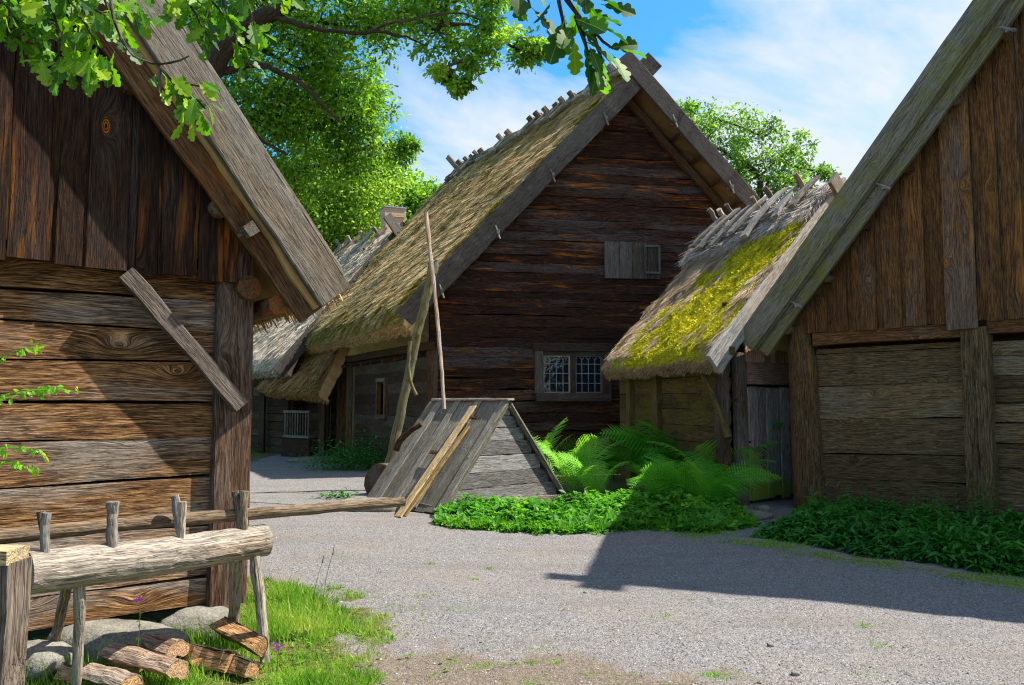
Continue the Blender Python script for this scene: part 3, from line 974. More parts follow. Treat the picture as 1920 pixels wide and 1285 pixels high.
# boulders under the sill
for (px, py, dy, r, lab, sd_) in ((215, 1200, 5.10, (0.40, 0.24, 0.13), 'wide grey boulder under the plank wall behind the split firewood', 2),
                                  (372, 1163, 5.58, (0.23, 0.2, 0.105), 'smaller grey boulder under the corner post beside the bench leg', 5),
                                  (60, 1240, 4.8, (0.24, 0.2, 0.10), 'low grey boulder under the barn behind the left bench leg', 9)):
    p = atY(px, py, dy)
    stone('foundation_stone', lab, (p[0], p[1], 0.10), r, sd_, 'boulders under the barn wall')

# ================================================================== LOG HOUSE
FM = Fr((-1.86, 18.0), (.985, .174), (.174, -.985))
DM = unit(V(-.477, .879, 0))
FS = Fr((-1.86, 18.0), (-.477, .879), (-.879, -.477))
lh = thing('log_house', 'tall dark brown log house with mossy thatch and crossed boards on its gable peak', 'house', (*FM.O[:2], 0))
OV = 0.55
# left barge centre line and right barge centre line in facade coordinates
ml0, ml1 = np.array(FM.tz(758, 597, OV)), np.array(FM.tz(1222, 119, OV))
mr1, mr0 = np.array(FM.tz(1172, 107, OV + 0.07)), np.array(FM.tz(1404, 372, OV + 0.07))
dl = (ml1 - ml0) / np.linalg.norm(ml1 - ml0)
drr = (mr1 - mr0) / np.linalg.norm(mr1 - mr0)
# intersection = apex
A_ = np.array([dl, -drr]).T
s_ = np.linalg.solve(A_, mr0 - ml0)
apex = ml0 + dl * s_[0]
zeave = ml0[1]
mre = apex - drr * ((apex[1] - zeave) / drr[1])       # right-hand eave end
print('house apex', apex, 'left', ml0, 'right', mre)


def mroof_z(t):
    if t < apex[0]:
        return ml0[1] + (t - ml0[0]) * dl[1] / dl[0]
    return mre[1] + (t - mre[0]) * drr[1] / drr[0]


WR = mre[0] - 0.75
# log courses of the gable wall
mb = MB()
z = 0.12
wins = [FM.tz(1003, 643), FM.tz(1146, 753)]
wt0, wt1, wz0, wz1 = wins[0][0] + 0.05, wins[1][0] - 0.05, wins[1][1] + 0.05, wins[0][1] - 0.05
while z < apex[1] - 0.3:
    h = RG.uniform(0.19, 0.27) if z < 3.4 else RG.uniform(0.15, 0.23)
    zc_ = z + h / 2
    # extent under the rake
    lo = max(0.0, ml0[0] + (zc_ + 0.05 - ml0[1]) * dl[0] / dl[1])
    hi = min(WR, mre[0] + (zc_ + 0.05 - mre[1]) * drr[0] / drr[1])
    segs = [(lo, hi)]
    if zc_ > wz0 and zc_ < wz1:
        segs = [(lo, wt0), (wt1, hi)]
    elif z + h > wz0 and z < wz1:
        segs = [(lo, hi)]
    for a, b in segs:
        if b - a < 0.1:
            continue
        n = max(4, int((b - a) / 0.25))
        tt = np.linspace(a, b, n)
        wv = smooth_noise(n, 0.012, 3)
        P = [FM.pt(q, zc_ + w_, -0.13 + e) for q, w_, e in zip(tt, wv, smooth_noise(n, 0.012))]
        loft(mb, P, [(a_, -b_) for a_, b_ in HEWN][::-1], V(0, 0, 1), h * 0.985 + smooth_noise(n, 0.008), 0.26, 0.003, RG.uniform())
    z += h
mb.build('gable_wall', M['house_log'], lh)
mb = MB()  # interior partition behind the logs
ap3, l3, r3 = FM.pt(apex[0], apex[1] - 0.5, -0.3), FM.pt(0.1, 0, -0.3), FM.pt(WR, 0, -0.3)
l4, r4 = FM.pt(0.1, mroof_z(0.1) - 0.5, -0.3), FM.pt(WR, mroof_z(WR) - 0.5, -0.3)
pv = [l3, r3, r4, ap3, l4]
mb.add(np.array(pv + [p - FM.n * 0.1 for p in pv]), [[[0, 1, 2, 3, 4]], [[9, 8, 7, 6, 5]]])
mb.build('inner_wall', M['house_side'], lh)
# side walls
mb = MB()
z = 0.1
LEN = 9.3
while z < 2.75:
    h = RG.uniform(0.24, 0.32)
    if not (1.25 < z + h / 2 < 2.15):
        sg = [(0, 5.5)]
    else:
        sg = [(0, 2.78), (3.42, 5.5)]
    for a, b in sg:
        n = max(4, int((b - a) / 0.3))
        P = [FS.pt(q, z + h / 2, -0.12) for q in np.linspace(a, b, n)]
        loft(mb, P, [(-a_, b_) for a_, b_ in HEWN], V(0, 0, 1), h * 0.985, 0.24, 0.003, RG.uniform())
    z += h
mb.build('side_wall', M['house_side'], lh)
mb = MB()
for i in range(11):
    plank(mb, FM.pt(WR, 0.25 + i * 0.27, 0) + DM * 0, FM.pt(WR, 0.25 + i * 0.27, 0) + DM * LEN, V(0, 0, 1), 0.265, 0.2, 1.0, prof=RECT)
    plank(mb, FS.pt(LEN, 0.25 + i * 0.27, 0), FS.pt(LEN, 0.25 + i * 0.27, 0) + FM.w * WR, V(0, 0, 1), 0.265, 0.2, 1.0, prof=RECT)
mb.build('rear_wall', M['house_side'], lh)
# corner: crossing log ends
mb = MB()
plank(mb, FM.pt(0.06, 0.05, 0.03), FM.pt(0.06, 2.85, 0.03), FM.w, 0.24, 0.12, 0.2, 0.008)
mb.build('corner_post', M['house_side'], lh)
mb = MB()
plank(mb, FS.pt(-0.1, 0.06, 0.02), FS.pt(9.3, 0.06, 0.02), V(0, 0, 1), 0.2, 0.16, 0.5, 0.01)
mb.build('sill_beam', M['house_side'], lh)
# recessed porch on the side wall
mb = MB()
for a, wd in ((5.55, 0.16), (6.2, 0.13), (6.75, 0.13), (7.25, 0.2), (8.4, 0.18)):
    plank(mb, FS.pt(a, 0.1, -0.05), FS.pt(a, 2.8, -0.05), FS.w, wd, 0.15, 0.3, 0.006)
for i in range(10):
    plank(mb, FS.pt(5.6, 0.2 + i * 0.27, -0.7), FS.pt(9.3, 0.2 + i * 0.27, -0.7), V(0, 0, 1), 0.26, 0.15, 0.6)
mb.build('porch_posts', M['rbarn_post'], lh)
mb = MB()
plank(mb, FS.pt(-0.2, 2.86, 0.05), FS.pt(9.5, 2.86, 0.05), V(0, 0, 1), 0.18, 0.2, 0.5, 0.01)
for a in np.arange(0.3, 9.3, 0.85):
    pole(mb, [FS.pt(a, 2.78, -0.3), FS.pt(a, 2.60, 0.42)], 0.055, 0.05, 0.2)
mb.build('eave_beam', M['house_side'], lh)
# narrow side window
mb = MB()
for a, b, c, d in ((2.8, 2.8, 1.22, 2.2), (3.4, 3.4, 1.22, 2.2), (2.76, 3.44, 1.24, 1.24), (2.76, 3.44, 2.18, 2.18)):
    if a == b:
        plank(mb, FS.pt(a, c, 0.02), FS.pt(b, d, 0.02), FS.w, 0.1, 0.12, 0.2, 0.002)
    else:
        plank(mb, FS.pt(a, c, 0.025), FS.pt(b, d, 0.025), V(0, 0, 1), 0.1, 0.12, 0.2, 0.002)
fw = mb.build('window', M['rbarn_post'], lh)
mb = MB()
plank(mb, FS.pt(2.85, 1.71, -0.08), FS.pt(3.35, 1.71, -0.08), V(0, 0, 1), 0.9, 0.01, 0.2, 0)
mb.build('pane', M['glass'], fw)

# barge boards with pegs
def barge(frame, c0, c1, o, wd, th, mat, parent, pegs=(), ext0=0.0, horn=0.0):
    d = (c1 - c0) / np.linalg.norm(c1 - c0)
    nn = np.array([-d[1], d[0]])
    nn = nn if nn[1] > 0 else -nn
    mb = MB()
    plank(mb, frame.pt(*(c0 - d * ext0), o), frame.pt(*(c1 + d * horn), o), frame.w * nn[0] + V(0, 0, nn[1]), wd, th, 0.15, 0.006)
    ob = mb.build('barge_board', mat, parent)
    for (px, py) in pegs:
        c = np.array(frame.tz(px, py, o + 0.05))
        mb = MB()
        plank(mb, frame.pt(*c, o - 0.12), frame.pt(*c, o + 0.10), V(0, 0, 1), 0.075, 0.06, 0.06, 0.003)
        pole(mb, [frame.pt(c[0] - 0.06, c[1] + 0.13, o + 0.06), frame.pt(c[0] + 0.04, c[1] - 0.17, o + 0.075)], 0.016, 0.02, 0.06, 0.002)
        mb.build('peg', M['ridge_wood'], ob)
    return ob


barge(FM, ml0, ml1, OV, 0.46, 0.06, M['house_barge'], lh, [(1137, 222), (1037, 328), (934, 434), (829, 545)], horn=0.12)
barge(FM, mre, mr1, OV + 0.075, 0.40, 0.06, M['house_barge'], lh, [(1266, 226), (1372, 350)], horn=0.05)
# inner rafter and roof laths, visible under the right-hand overhang
nr_ = np.array([-drr[1], drr[0]])
nr_ = nr_ if nr_[1] < 0 else -nr_
nl_ = np.array([dl[1], -dl[0]])
mb = MB()
plank(mb, FM.pt(*(mre + nr_ * 0.42), 0.12), FM.pt(*(apex + nr_ * 0.42), 0.12), FM.w * nr_[0] + V(0, 0, nr_[1]), 0.16, 0.14, 0.3)
mb.build('rafter', M['house_side'], lh)
for k_ in range(9):
    for q in (mre + drr * (0.6 + k_ * 0.72) + nr_ * 0.24, ml0 + dl * (0.6 + k_ * 0.72) + nl_ * 0.22):
        mb = MB()
        pole(mb, [FM.pt(*q, OV - .03), FM.pt(*q, -0.3)], 0.048, 0.048, 0.3)
        mb.build('purlin', M['house_side'], lh)
# thatch slopes
nlu = -nl_
eL = ml0 + nlu * 0.17 - dl * 0.10
rL = apex + nlu * 0.17
Rn = FM.pt(*rL, OV - 0.04)
Rn[2] = FM.pt(*(eL + dl * ((apex[0] - eL[0]) / dl[0])), 0)[2]
En = FM.pt(*eL, OV - 0.04)
thatch('thatch_roof', lh, Rn, Rn + DM * (LEN + 0.9), En, En + DM * (LEN + 0.9), 0.30, 85000, M['thatch'],
       moss=lambda u, v: 0.2 + 0.4 * np.clip(1 - u * 14, 0, 1) + 0.45 * np.clip((v - 0.8) * 5, 0, 1), wst=0.017, seed=12, mossn=26000, curl=0.2, res=0.075)
nru = -nr_
eR = mre + nru * 0.17
Er = FM.pt(*eR, OV - 0.0)
thatch('thatch_roof', lh, Rn, Rn + DM * (LEN + 0.9), Er, Er + DM * (LEN + 0.9), 0.22, 6000, M['thatch_dark'], seed=13, curl=0.03, res=0.3)

# gable hatch: four boards and a small inset door
hatch = [FM.tz(1133, 453, 0.05), FM.tz(1238, 524, 0.05)]
(ta, zt_), (tb, zb_) = hatch
xs = np.linspace(ta, tb, 5) + np.array([0, .02, -.01, .02, 0])
mb = MB()
for a, b in zip(xs[:-1], xs[1:]):
    plank(mb, FM.pt((a + b) / 2, zb_ + RG.normal(0, .01), 0.05), FM.pt((a + b) / 2, zt_ + RG.normal(0, .01), 0.05), FM.w, (b - a) * 0.97, 0.04, 0.2, 0.002)
hb = mb.build('hatch', M['hatch'], lh)
hb['label'] = 'grey board hatch high in the dark gable'
mb = MB()
q0, q1 = FM.tz(1209, 461, 0.09), FM.tz(1237, 512, 0.09)
for a, b, c, d in ((q0[0], q0[0], q1[1], q0[1]), (q1[0], q1[0], q1[1], q0[1])):
    plank(mb, FM.pt(a, c, 0.085), FM.pt(b, d, 0.085), FM.w, 0.045, 0.04, 0.2, 0.001)
for zz_ in (q0[1], q1[1]):
    plank(mb, FM.pt(q0[0], zz_, 0.09), FM.pt(q1[0], zz_, 0.09), V(0, 0, 1), 0.045, 0.04, 0.2, 0.001)
mb.build('hatch_frame', M['house_barge'], hb)

# leaded casement window
def bar(mb, fr, p, q, o, wd, th, A=None):
    P0, P1 = fr.pt(*p, o), fr.pt(*q, o)
    d = unit(P1 - P0)
    plank(mb, P0, P1, np.cross(fr.n, d) if A is None else A, wd, th, 0.3, 0.0, jit=0)


g0, g1 = np.array(FM.tz(1003, 643, 0.06)), np.array(FM.tz(1146, 753, 0.06))
mb = MB()
fwid = 0.19
bar(mb, FM, (g0[0] - 0.04, g0[1] - fwid / 2), (g1[0] + 0.04, g0[1] - fwid / 2), 0.055, fwid, 0.12)
bar(mb, FM, (g0[0] + 0.02, g1[1] + fwid / 2), (g1[0] - 0.02, g1[1] + fwid / 2), 0.075, fwid, 0.14)
bar(mb, FM, (g0[0] + fwid / 2, g1[1] + fwid), (g0[0] + fwid / 2, g0[1] - fwid), 0.05, fwid, 0.11)
bar(mb, FM, (g1[0] - fwid / 2, g1[1] + fwid), (g1[0] - fwid / 2, g0[1] - fwid), 0.05, fwid, 0.11)
wn = mb.build('window', M['window_wood'], lh)
mb = MB()
mx = (g0[0] + g1[0]) / 2
bar(mb, FM, (mx, g1[1] + fwid), (mx, g0[1] - fwid), 0.0, 0.13, 0.08)
bar(mb, FM, (g0[0] + fwid, g0[1] - fwid - 0.05), (g1[0] - fwid, g0[1] - fwid - 0.05), 0.005, 0.1, 0.08)
mb.build('mullion', M['window_wood'], wn)
for a, b, mt_, lab in ((g0[0] + fwid + 0.02, mx - 0.07, M['annex_barge'], 'pale grey left casement'), (mx + 0.07, g1[0] - fwid - 0.02, M['house_barge'], 'brown right casement')):
    lo, hi = g1[1] + fwid + 0.01, g0[1] - fwid - 0.10
    mb = MB()
    for p, q in (((a, lo), (b, lo)), ((a, hi), (b, hi)), ((a, lo), (a, hi)), ((b, lo), (b, hi))):
        bar(mb, FM, p, q, -0.005 if p[0] == q[0] else 0.0, 0.045, 0.05)
    cs = mb.build('casement', mt_, wn)
    cs['label'] = lab
    mb = MB()
    bar(mb, FM, ((a + b) / 2, lo), ((a + b) / 2, hi), -0.03, b - a, 0.008)
    mb.build('pane', M['glass'], wn)
    mb = MB()
    cw_ = (b - a) / 4
    rh = (hi - lo) * 0.78 / 3
    for k_ in (1, 2, 3):
        bar(mb, FM, (a + cw_ * k_, lo), (a + cw_ * k_, lo + 3 * rh + 0.1), -0.018, 0.012, 0.012)
        bar(mb, FM, (a, lo + rh * k_), (b, lo + rh * k_), -0.015, 0.012, 0.012)
    zt2 = lo + 3 * rh
    for k_ in range(4):   # pointed heads of the lights
        c_ = a + cw_ * (k_ + 0.5)
        bar(mb, FM, (c_ - cw_ / 2, zt2 + 0.10), (c_, zt2 + 0.19), -0.018, 0.011, 0.010)
        bar(mb, FM, (c_ + cw_ / 2, zt2 + 0.10), (c_, zt2 + 0.19), -0.014, 0.011, 0.010)
        bar(mb, FM, (c_, zt2 + 0.19), (c_, hi), -0.018, 0.011, 0.010)
    mb.build('lattice', M['lead'], wn)

# ridge riders: crossed logs straddling the ridge
ridge0 = Rn + V(0, 0, 0.03)
sl = unit(En - Rn)
sr = unit(Er - Rn)
for k_, (dist, n_) in enumerate(((0.25, 0), (0.75, 1), (1.25, 1), (1.55, 1), (2.6, 1), (3.05, 1), (3.4, 1), (3.9, 1), (4.35, 1), (4.75, 0), (6.1, 1), (6.6, 0), (8.0, 1), (8.35, 1), (8.7, 1), (9.1, 1), (9.6, 1))):
    b = ridge0 + DM * dist
    up = 0.19 + RG.uniform(-0.05, 0.08)
    mb = MB()
    r_ = RG.uniform(0.07, 0.105)
    pole(mb, [b - sr * up + V(0, 0, .10), b + sr * 1.1 + V(0, 0, 0.1)], r_, r_ * 0.9, 0.2, 0.01, ROUND6)
    mb.build('ridge_log', M['ridge_wood'], lh)
    mb = MB()
    r_ = RG.uniform(0.07, 0.105)
    b2 = b + DM * 0.17
    pole(mb, [b2 - sl * up * 0.9 + V(0, 0, .10), b2 + sl * RG.uniform(0.5, 0.9) + V(0, 0, 0.12)], r_, r_ * 0.9, 0.2, 0.01, ROUND6)
    mb.build('ridge_log', M['ridge_wood'], lh)
mb = MB()
for a, b, off in ((0.1, 2.3, 0.35), (2.1, 4.9, 0.5), (4.6, 7.6, 0.45), (7.4, 10.0, 0.4)):
    p = ridge0 + sl * off + V(0, 0, 0.12)
    pole(mb, [p + DM * a, p + DM * b + sl * 0.1], 0.07, 0.085, 0.3, 0.015, ROUND6)
    p = ridge0 + sl * (off - 0.28) + V(0, 0, 0.11)
    pole(mb, [p + DM * a, p + DM * b], 0.06, 0.07, 0.3, 0.015, ROUND6)
mb.build('ridge_pole', M['ridge_wood'], lh)
mb = MB()
b = ridge0 + DM * 9.9
plank(mb, b - sr * 0.55 + V(0, 0, .1), b + sr * 1.0, DM, 0.3, 0.06, 0.2)
plank(mb, b - sl * 0.35 + DM * 0.1 + V(0, 0, .1), b + sl * 1.0 + DM * 0.1, DM, 0.3, 0.06, 0.2)
mb.build('ridge_board', M['ridge_wood'], lh)

# ================================================================== ANNEX with mossy roof
DA = unit(V(-.29, .957, 0))
FA = Fr((3.04, 12.0), (.82, .572), (.572, -.82))
ax = thing('thatched_shed', 'low shed with bright yellow mossy thatch between the dark house and right barn', 'shed', (*FA.O[:2], 0))
u0, u1 = np.array(FA.tz(1327, 667)), np.array(FA.tz(1566, 353))
da = (u1 - u0) / np.linalg.norm(u1 - u0)
na = np.array([-da[1], da[0]])
na = na if na[1] > 0 else -na
low0 = u0
wA = 0.36
hornt = np.array(FA.tz(1596, 312))
apA = u1[0] + 0.12
ca0 = u0 - na * wA / 2
ca1 = ca0 + da * ((apA - ca0[0]) / da[0])
mb = MB()
plank(mb, FA.pt(*ca0), FA.pt(*(ca1 + da * 0.35)), FA.w * na[0] + V(0, 0, na[1]), wA, 0.07, 0.12, 0.006)
mb.build('barge_board', M['annex_barge'], ax)
# crossing board on the other slope
dar = np.array([-da[0], da[1]])
nar = np.array([-na[0], na[1]])
mb = MB()
plank(mb, FA.pt(*(ca1 - dar * 3.4), 0.075), FA.pt(*(ca1 + dar * 0.42), 0.075), FA.w * nar[0] + V(0, 0, nar[1]), wA * 0.85, 0.07, 0.2, 0.004)
mb.build('barge_board', M['ridge_wood'], ax)
LA = 4.1
eA = ca0 + na * (wA / 2 - 0.02) + da * 0.06
rA = eA + da * ((apA - eA[0]) / da[0])
RA, EA = FA.pt(*rA, -0.05), FA.pt(*eA, -0.05)
RAf = RA + DA * LA
EAf = EA + DA * LA
print('annex ridge', RA, 'eave', EA)


def annex_moss(u, v):
    # band of moss from the upper near corner down to the eave
    c = 0.10 + 0.36 * v
    return 1.05 - np.abs(u - c) * 1.7 - np.clip(0.28 - v, 0, 1) * 4 - np.clip(v - 0.86, 0, 1) * 1.5 + np.clip(v - 0.94, 0, 1) * 8


thatch('thatch_roof', ax, RA, RAf, EA, EAf, 0.20, 70000, M['thatch_annex'], moss=annex_moss, wst=0.009, lst=(0.10, 0.26), seed=22, mossn=90000, curl=0.10, res=0.06)
rt = apA + (apA - eA[0])
ER = FA.pt(rt, eA[1], -0.05)
thatch('thatch_roof', ax, RA, RAf, ER, ER + DA * LA, 0.25, 2500, M['thatch_annex'], seed=23, res=0.3)
# ragged thatch collar along the ridge
mb = MB()
k = 30000
u = RG.uniform(0, 1.0, k)
vv_ = RG.uniform(-0.2, 1.25, k)
slA = unit(EA - RA)
nrA = unit(np.cross(DA, slA))
nrA = nrA if nrA[2] > 0 else -nrA
edge = 0.85 + 0.4 * fbm(u * 8, u * 0, 0, 1.3, 5) + 0.35 * u
ok = vv_ < edge
u, vv_ = u[ok], vv_[ok]
k = len(u)
p = RA + DA * (u * (LA + 0.1))[:, None] + slA * (vv_ * 0.9)[:, None] + nrA * (0.05 + RG.uniform(0, 0.12, k) * (1 - 0.4 * vv_))[:, None]
p[:, 2] -= np.clip(0.1 - vv_, 0, 1) * 0.7
X = slA + DA * RG.normal(0, 0.35, k)[:, None] + nrA * RG.normal(-0.05, 0.22, k)[:, None]
scatter(mb, STRAW[0], STRAW[1], p, X, rdir(k), np.stack([RG.uniform(0.12, 0.38, k), RG.uniform(.005, .010, k), np.full(k, .01)], 1), RG.uniform(0, 1, k))
mb.build('ridge_straw', M['thatch_grey'], ax)
# weathered half-logs laid over the ridge
for k_, (u, a, b, wd, sw) in enumerate(((0.10, -0.12, 0.85, 0.14, 0.05), (0.24, -0.05, 1.0, 0.12, -0.25), (0.36, -0.2, 1.35, 0.16, 0.1), (0.50, -0.22, 1.0, 0.12, 0.3),
                                        (0.60, -0.05, 1.25, 0.14, 0.45), (0.74, -0.18, 1.15, 0.15, 0.4), (0.86, -0.1, 1.0, 0.13, 0.35))):
    c = RA + DA * (u * LA) + nrA * 0.235
    mb = MB()
    P = [c + slA * q + DA * (sw * (q - a) * 0.6) + nrA * (0.03 * math.sin(q * 3)) for q in np.linspace(a, b, 8)]
    loft(mb, P, HEWN, DA, wd * 1.35 * (1 + smooth_noise(8, 0.12, 2)), 0.07, 0.004)
    mb.build('ridge_log', M['annex_barge'] if k_ in (1, 4) else M['ridge_wood'], ax)
slR = unit(ER - RA)
for k_, (u, up, r_) in enumerate(((0.22, 0.36, .055), (0.46, 0.34, .06), (0.58, 0.26, .05), (0.80, 0.34, .055), (0.88, 0.30, .06), (0.96, 0.40, .06))):
    c = RA + DA * (u * LA) + V(0, 0, 0.14)
    mb = MB()
    pole(mb, [c - slR * up + V(0, 0, 0.04), c + V(0, 0, 0.03), c + slR * 0.9], r_, r_, 0.12, 0.008, ROUND6)
    mb.build('ridge_log', M['barge_grey'] if k_ % 2 else M['pale_pole'], ax)
mb = MB()
pole(mb, [RA + DA * 1.0 + slA * 0.72 + nrA * 0.2, RA + DA * 3.7 + slA * 1.0 + nrA * 0.16], 0.05, 0.045, 0.2, 0.015, ROUND6)
mb.build('ridge_pole', M['ridge_wood'], ax)
# long wall below the eave
FAL = Fr(FA.pt(0.55, 0, -0.3)[:2], DA[:2], (-.957, -.29))
mb = MB()
for i in range(9):
    h = 0.27
    n = 16
    P = [FAL.pt(q, 0.14 + i * h + h / 2, -0.08) for q in np.linspace(0.05, 3.9, n)]
    loft(mb, P, [(-a_, b_) for a_, b_ in HEWN], V(0, 0, 1), h * 0.98 + smooth_noise(n, 0.006), 0.16, 0.003, RG.uniform())
mb.build('side_wall', M['annex_wall'], ax)
for q in (0.0, 2.15, 3.3):
    mb = MB()
    plank(mb, FAL.pt(q, 0, 0.03), FAL.pt(q, 2.5, 0.03), FAL.w, 0.17, 0.16, 0.15, 0.008)
    mb.build('post', M['annex_wall'] if q else M['post'], ax)
mb = MB()
p0, p1 = onplane(1316, 698, FAL.pt(0, 0, 0.25), FAL.n), onplane(1366, 822, FAL.pt(0, 0, 0.25), FAL.n)
pole(mb, [p0, (p0 + p1) / 2 + V(.03, 0, 0.0), p1], 0.045, 0.05, 0.1, 0.006)
mb.build('brace', M['annex_wall'], ax)
mb = MB()
plank(mb, FAL.pt(-0.4, 2.38, 0.1), FAL.pt(4.1, 2.38, 0.1), V(0, 0, 1), 0.13, 0.13, 0.3, 0.01)
mb.build('eave_beam', M['annex_wall'], ax)
# gable wall with the door; slightly turned towards the sun
DG = unit(V(.82, .572, 0))
FG = Fr(FA.pt(0.6, 0, -0.28)[:2], DG[:2], (.572, -.82))
dtl, dzt = FG.tz(1394, 726)
dtr, dzb = FG.tz(1512, 955)
mb = MB()
plank(mb, FG.pt(dtl - 0.14, 0.0, 0.04), FG.pt(dtl - 0.14, FG.tz(1385, 662)[1], 0.04), FG.w, 0.26, 0.1, 0.15, 0.006)
mb.build('door_post', M['post'], ax)
mb = MB()
z0_, z1_ = FG.tz(1440, 722)[1], FG.tz(1440, 681)[1]
plank(mb, FG.pt(dtl - 0.02, (z0_ + z1_) / 2, 0.05), FG.pt(dtr + 1.0, (z0_ + z1_) / 2, 0.05), V(0, 0, 1), z1_ - z0_, 0.14, 0.25, 0.003)
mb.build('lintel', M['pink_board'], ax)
mb = MB()
q = dtl - 0.05
while q < dtr + 1.2:
    wd = RG.uniform(0.1, 0.16)
    plank(mb, FG.pt(q + wd / 2, z1_ + 0.0, 0.08), FG.pt(q + wd / 2, min(z1_ + 1.6, z1_ + 0.2 + (q - dtl + 0.45) * 1.4), 0.08), FG.w, wd * .97, 0.03, 0.2, 0.002)
    q += wd
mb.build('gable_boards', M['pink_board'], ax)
mb = MB()
edges = [1394, 1405, 1420, 1436, 1449, 1462, 1478, 1493, 1506, 1516]
te_ = [FG.tz(x, 800)[0] for x in edges]
for k_, (a, b) in enumerate(zip(te_[:-1], te_[1:])):
    plank(mb, FG.pt((a + b) / 2, 0.06 + RG.normal(0, 0.015), 0.0 + 0.012 * (k_ % 2)), FG.pt((a + b) / 2, dzt + RG.normal(0, 0.006), 0.0 + 0.012 * (k_ % 2)), FG.w, (b - a) * 0.97, 0.035, 0.15, 0.002)
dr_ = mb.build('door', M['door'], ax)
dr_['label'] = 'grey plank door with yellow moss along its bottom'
mb = MB()
c = FG.tz(1392, 827)
pole(mb, [FG.pt(c[0] - 0.08, c[1], 0.06), FG.pt(c[0] + 0.12, c[1] - 0.02, 0.06)], 0.012, 0.02, 0.04, 0.002, ROUND6)
mb.build('latch', M['iron'], dr_)
for (px, py) in ((1490, 746), (1490, 910)):
    c = FG.tz(px, py)
    mb = MB()
    plank(mb, FG.pt(c[0] - 0.07, c[1], 0.05), FG.pt(c[0] + 0.12, c[1] + 0.03, 0.05), V(0, 0, 1), 0.025, 0.02, 0.05, 0.001)
    mb.build('hinge', M['iron'], dr_)
mb = MB()
for i in range(12):
    plank(mb, FG.pt(dtl, 0.14 + i * .27, -0.35), FG.pt(dtr + 1.6, 0.14 + i * .27, -0.35), V(0, 0, 1), 0.27, 0.1, 0.5)
mb.build('inner_wall', M['house_side'], ax)
p = onz(1440, 985)
stone('door_step', 'flat pale stone step at the foot of the grey plank door', (p[0] - .05, p[1] + 0.75, 0.02), (0.35, 0.26, 0.09), 14, cat='step')
stone('boulder', 'small rounded stone by the mossy door foot', (p[0] + .22, p[1] + 0.95, 0.05), (0.12, 0.1, 0.09), 15)

# ================================================================== RIGHT BARN
FR = Fr((4.48, 12.0), (.643, -.766), (-.766, -.643))
rb = thing('board_barn', 'shaded barn at right with upright brown gable boards above grey horizontal planks', 'barn', (*FR.O[:2], 0))
OR = 0.42
ro = 0.36
# outer board: upper edge and the seam with the inner board
e0, e1 = np.array(FR.tz(1383, 632, OR)), np.array(FR.tz(1826, 0, OR))
s0, s1 = np.array(FR.tz(1440, 658, OR)), np.array(FR.tz(1880, 42, OR))
dR = (e1 - e0) / np.linalg.norm(e1 - e0)
nR = np.array([-dR[1], dR[0]])
nR = nR if nR[1] > 0 else -nR
wR = 0.36
APR = e0[0] + 5.4
c0R = e0 - nR * wR / 2
c1R = c0R + dR * ((APR - c0R[0]) / dR[0])
print('right barn apex', c1R, 'w', wR, 'seamw', np.dot(e0 - s0, nR), np.dot(e1 - s1, nR))
mb = MB()
plank(mb, FR.pt(*c0R, OR), FR.pt(*(c1R + dR * 0.5), OR), FR.w * nR[0] + V(0, 0, nR[1]), wR, 0.06, 0.15, 0.004)
mb.build('barge_board', M['rbarn_barge'], rb)
mb = MB()
c0i = c0R - nR * (wR / 2 + 0.06) + dR * 0.07
c1i = c0i + dR * ((APR - c0i[0]) / dR[0])
plank(mb, FR.pt(*c0i, OR - 0.10), FR.pt(*c1i, OR - 0.10), FR.w * nR[0] + V(0, 0, nR[1]), 0.27, 0.07, 0.15, 0.004)
ib = mb.build('barge_board', M['rbarn_barge'], rb)
mb = MB()
plank(mb, FR.pt(*(c0R - nR * (wR / 2 + 0.0) + dR * 0.03), OR - 0.045), FR.pt(*(c1R - nR * (wR / 2 + 0.0)), OR - 0.045), FR.w * nR[0] + V(0, 0, nR[1]), 0.05, 0.05, 0.2, 0.003)
mb.build('batten', M['rbarn_barge'], rb)
for (px, py) in ((1492, 570), (1655, 348), (1888, 52)):
    c = np.array(FR.tz(px, py, OR))
    mb = MB()
    pole(mb, [FR.pt(c[0] - 0.09, c[1] + 0.05, OR - 0.03), FR.pt(c[0] + 0.09, c[1] - 0.06, OR - 0.02)], 0.014, 0.022, 0.04, 0.002, ROUND6)
    plank(mb, FR.pt(c[0], c[1] - 0.02, OR - 0.12), FR.pt(c[0], c[1] - 0.02, OR - 0.01), V(0, 0, 1), 0.05, 0.05, 0.05, 0.002)
    mb.build('peg', M['ridge_wood'], ib)
mirR = lambda tz: np.array([2 * APR - tz[0], tz[1]])
mb = MB()
plank(mb, FR.pt(*mirR(c0R), OR - 0.07), FR.pt(*(mirR(c1R) + np.array([-dR[0], dR[1]]) * 0.55), OR - 0.07), FR.w * -nR[0] + V(0, 0, nR[1]), wR, 0.06, 0.2, 0.004)
mb.build('barge_board', M['rbarn_barge'], rb)
R1, R2, E1, E2 = slopeplane(FR, c0R, dR, nR, wR / 2, APR, OR - 0.05, 8.0, -FR.n, -0.02)
thatch('thatch_roof', rb, R1, R2, E1, E2, 0.26, 2500, M['thatch_gold'], seed=33, curl=0.03, res=0.4)
em = E1 + FR.w * 2 * (APR - np.dot(E1 - FR.O, FR.w))
thatch('thatch_roof', rb, R1, R2, em, em - FR.n * 8, 0.26, 1500, M['thatch_gold'], seed=34, curl=0.03, res=0.4)
RW = 2 * APR - 0.05


def rr_z(t):
    tt = t if t < APR else 2 * APR - t
    return c0R[1] + (tt - c0R[0]) * dR[1] / dR[0]


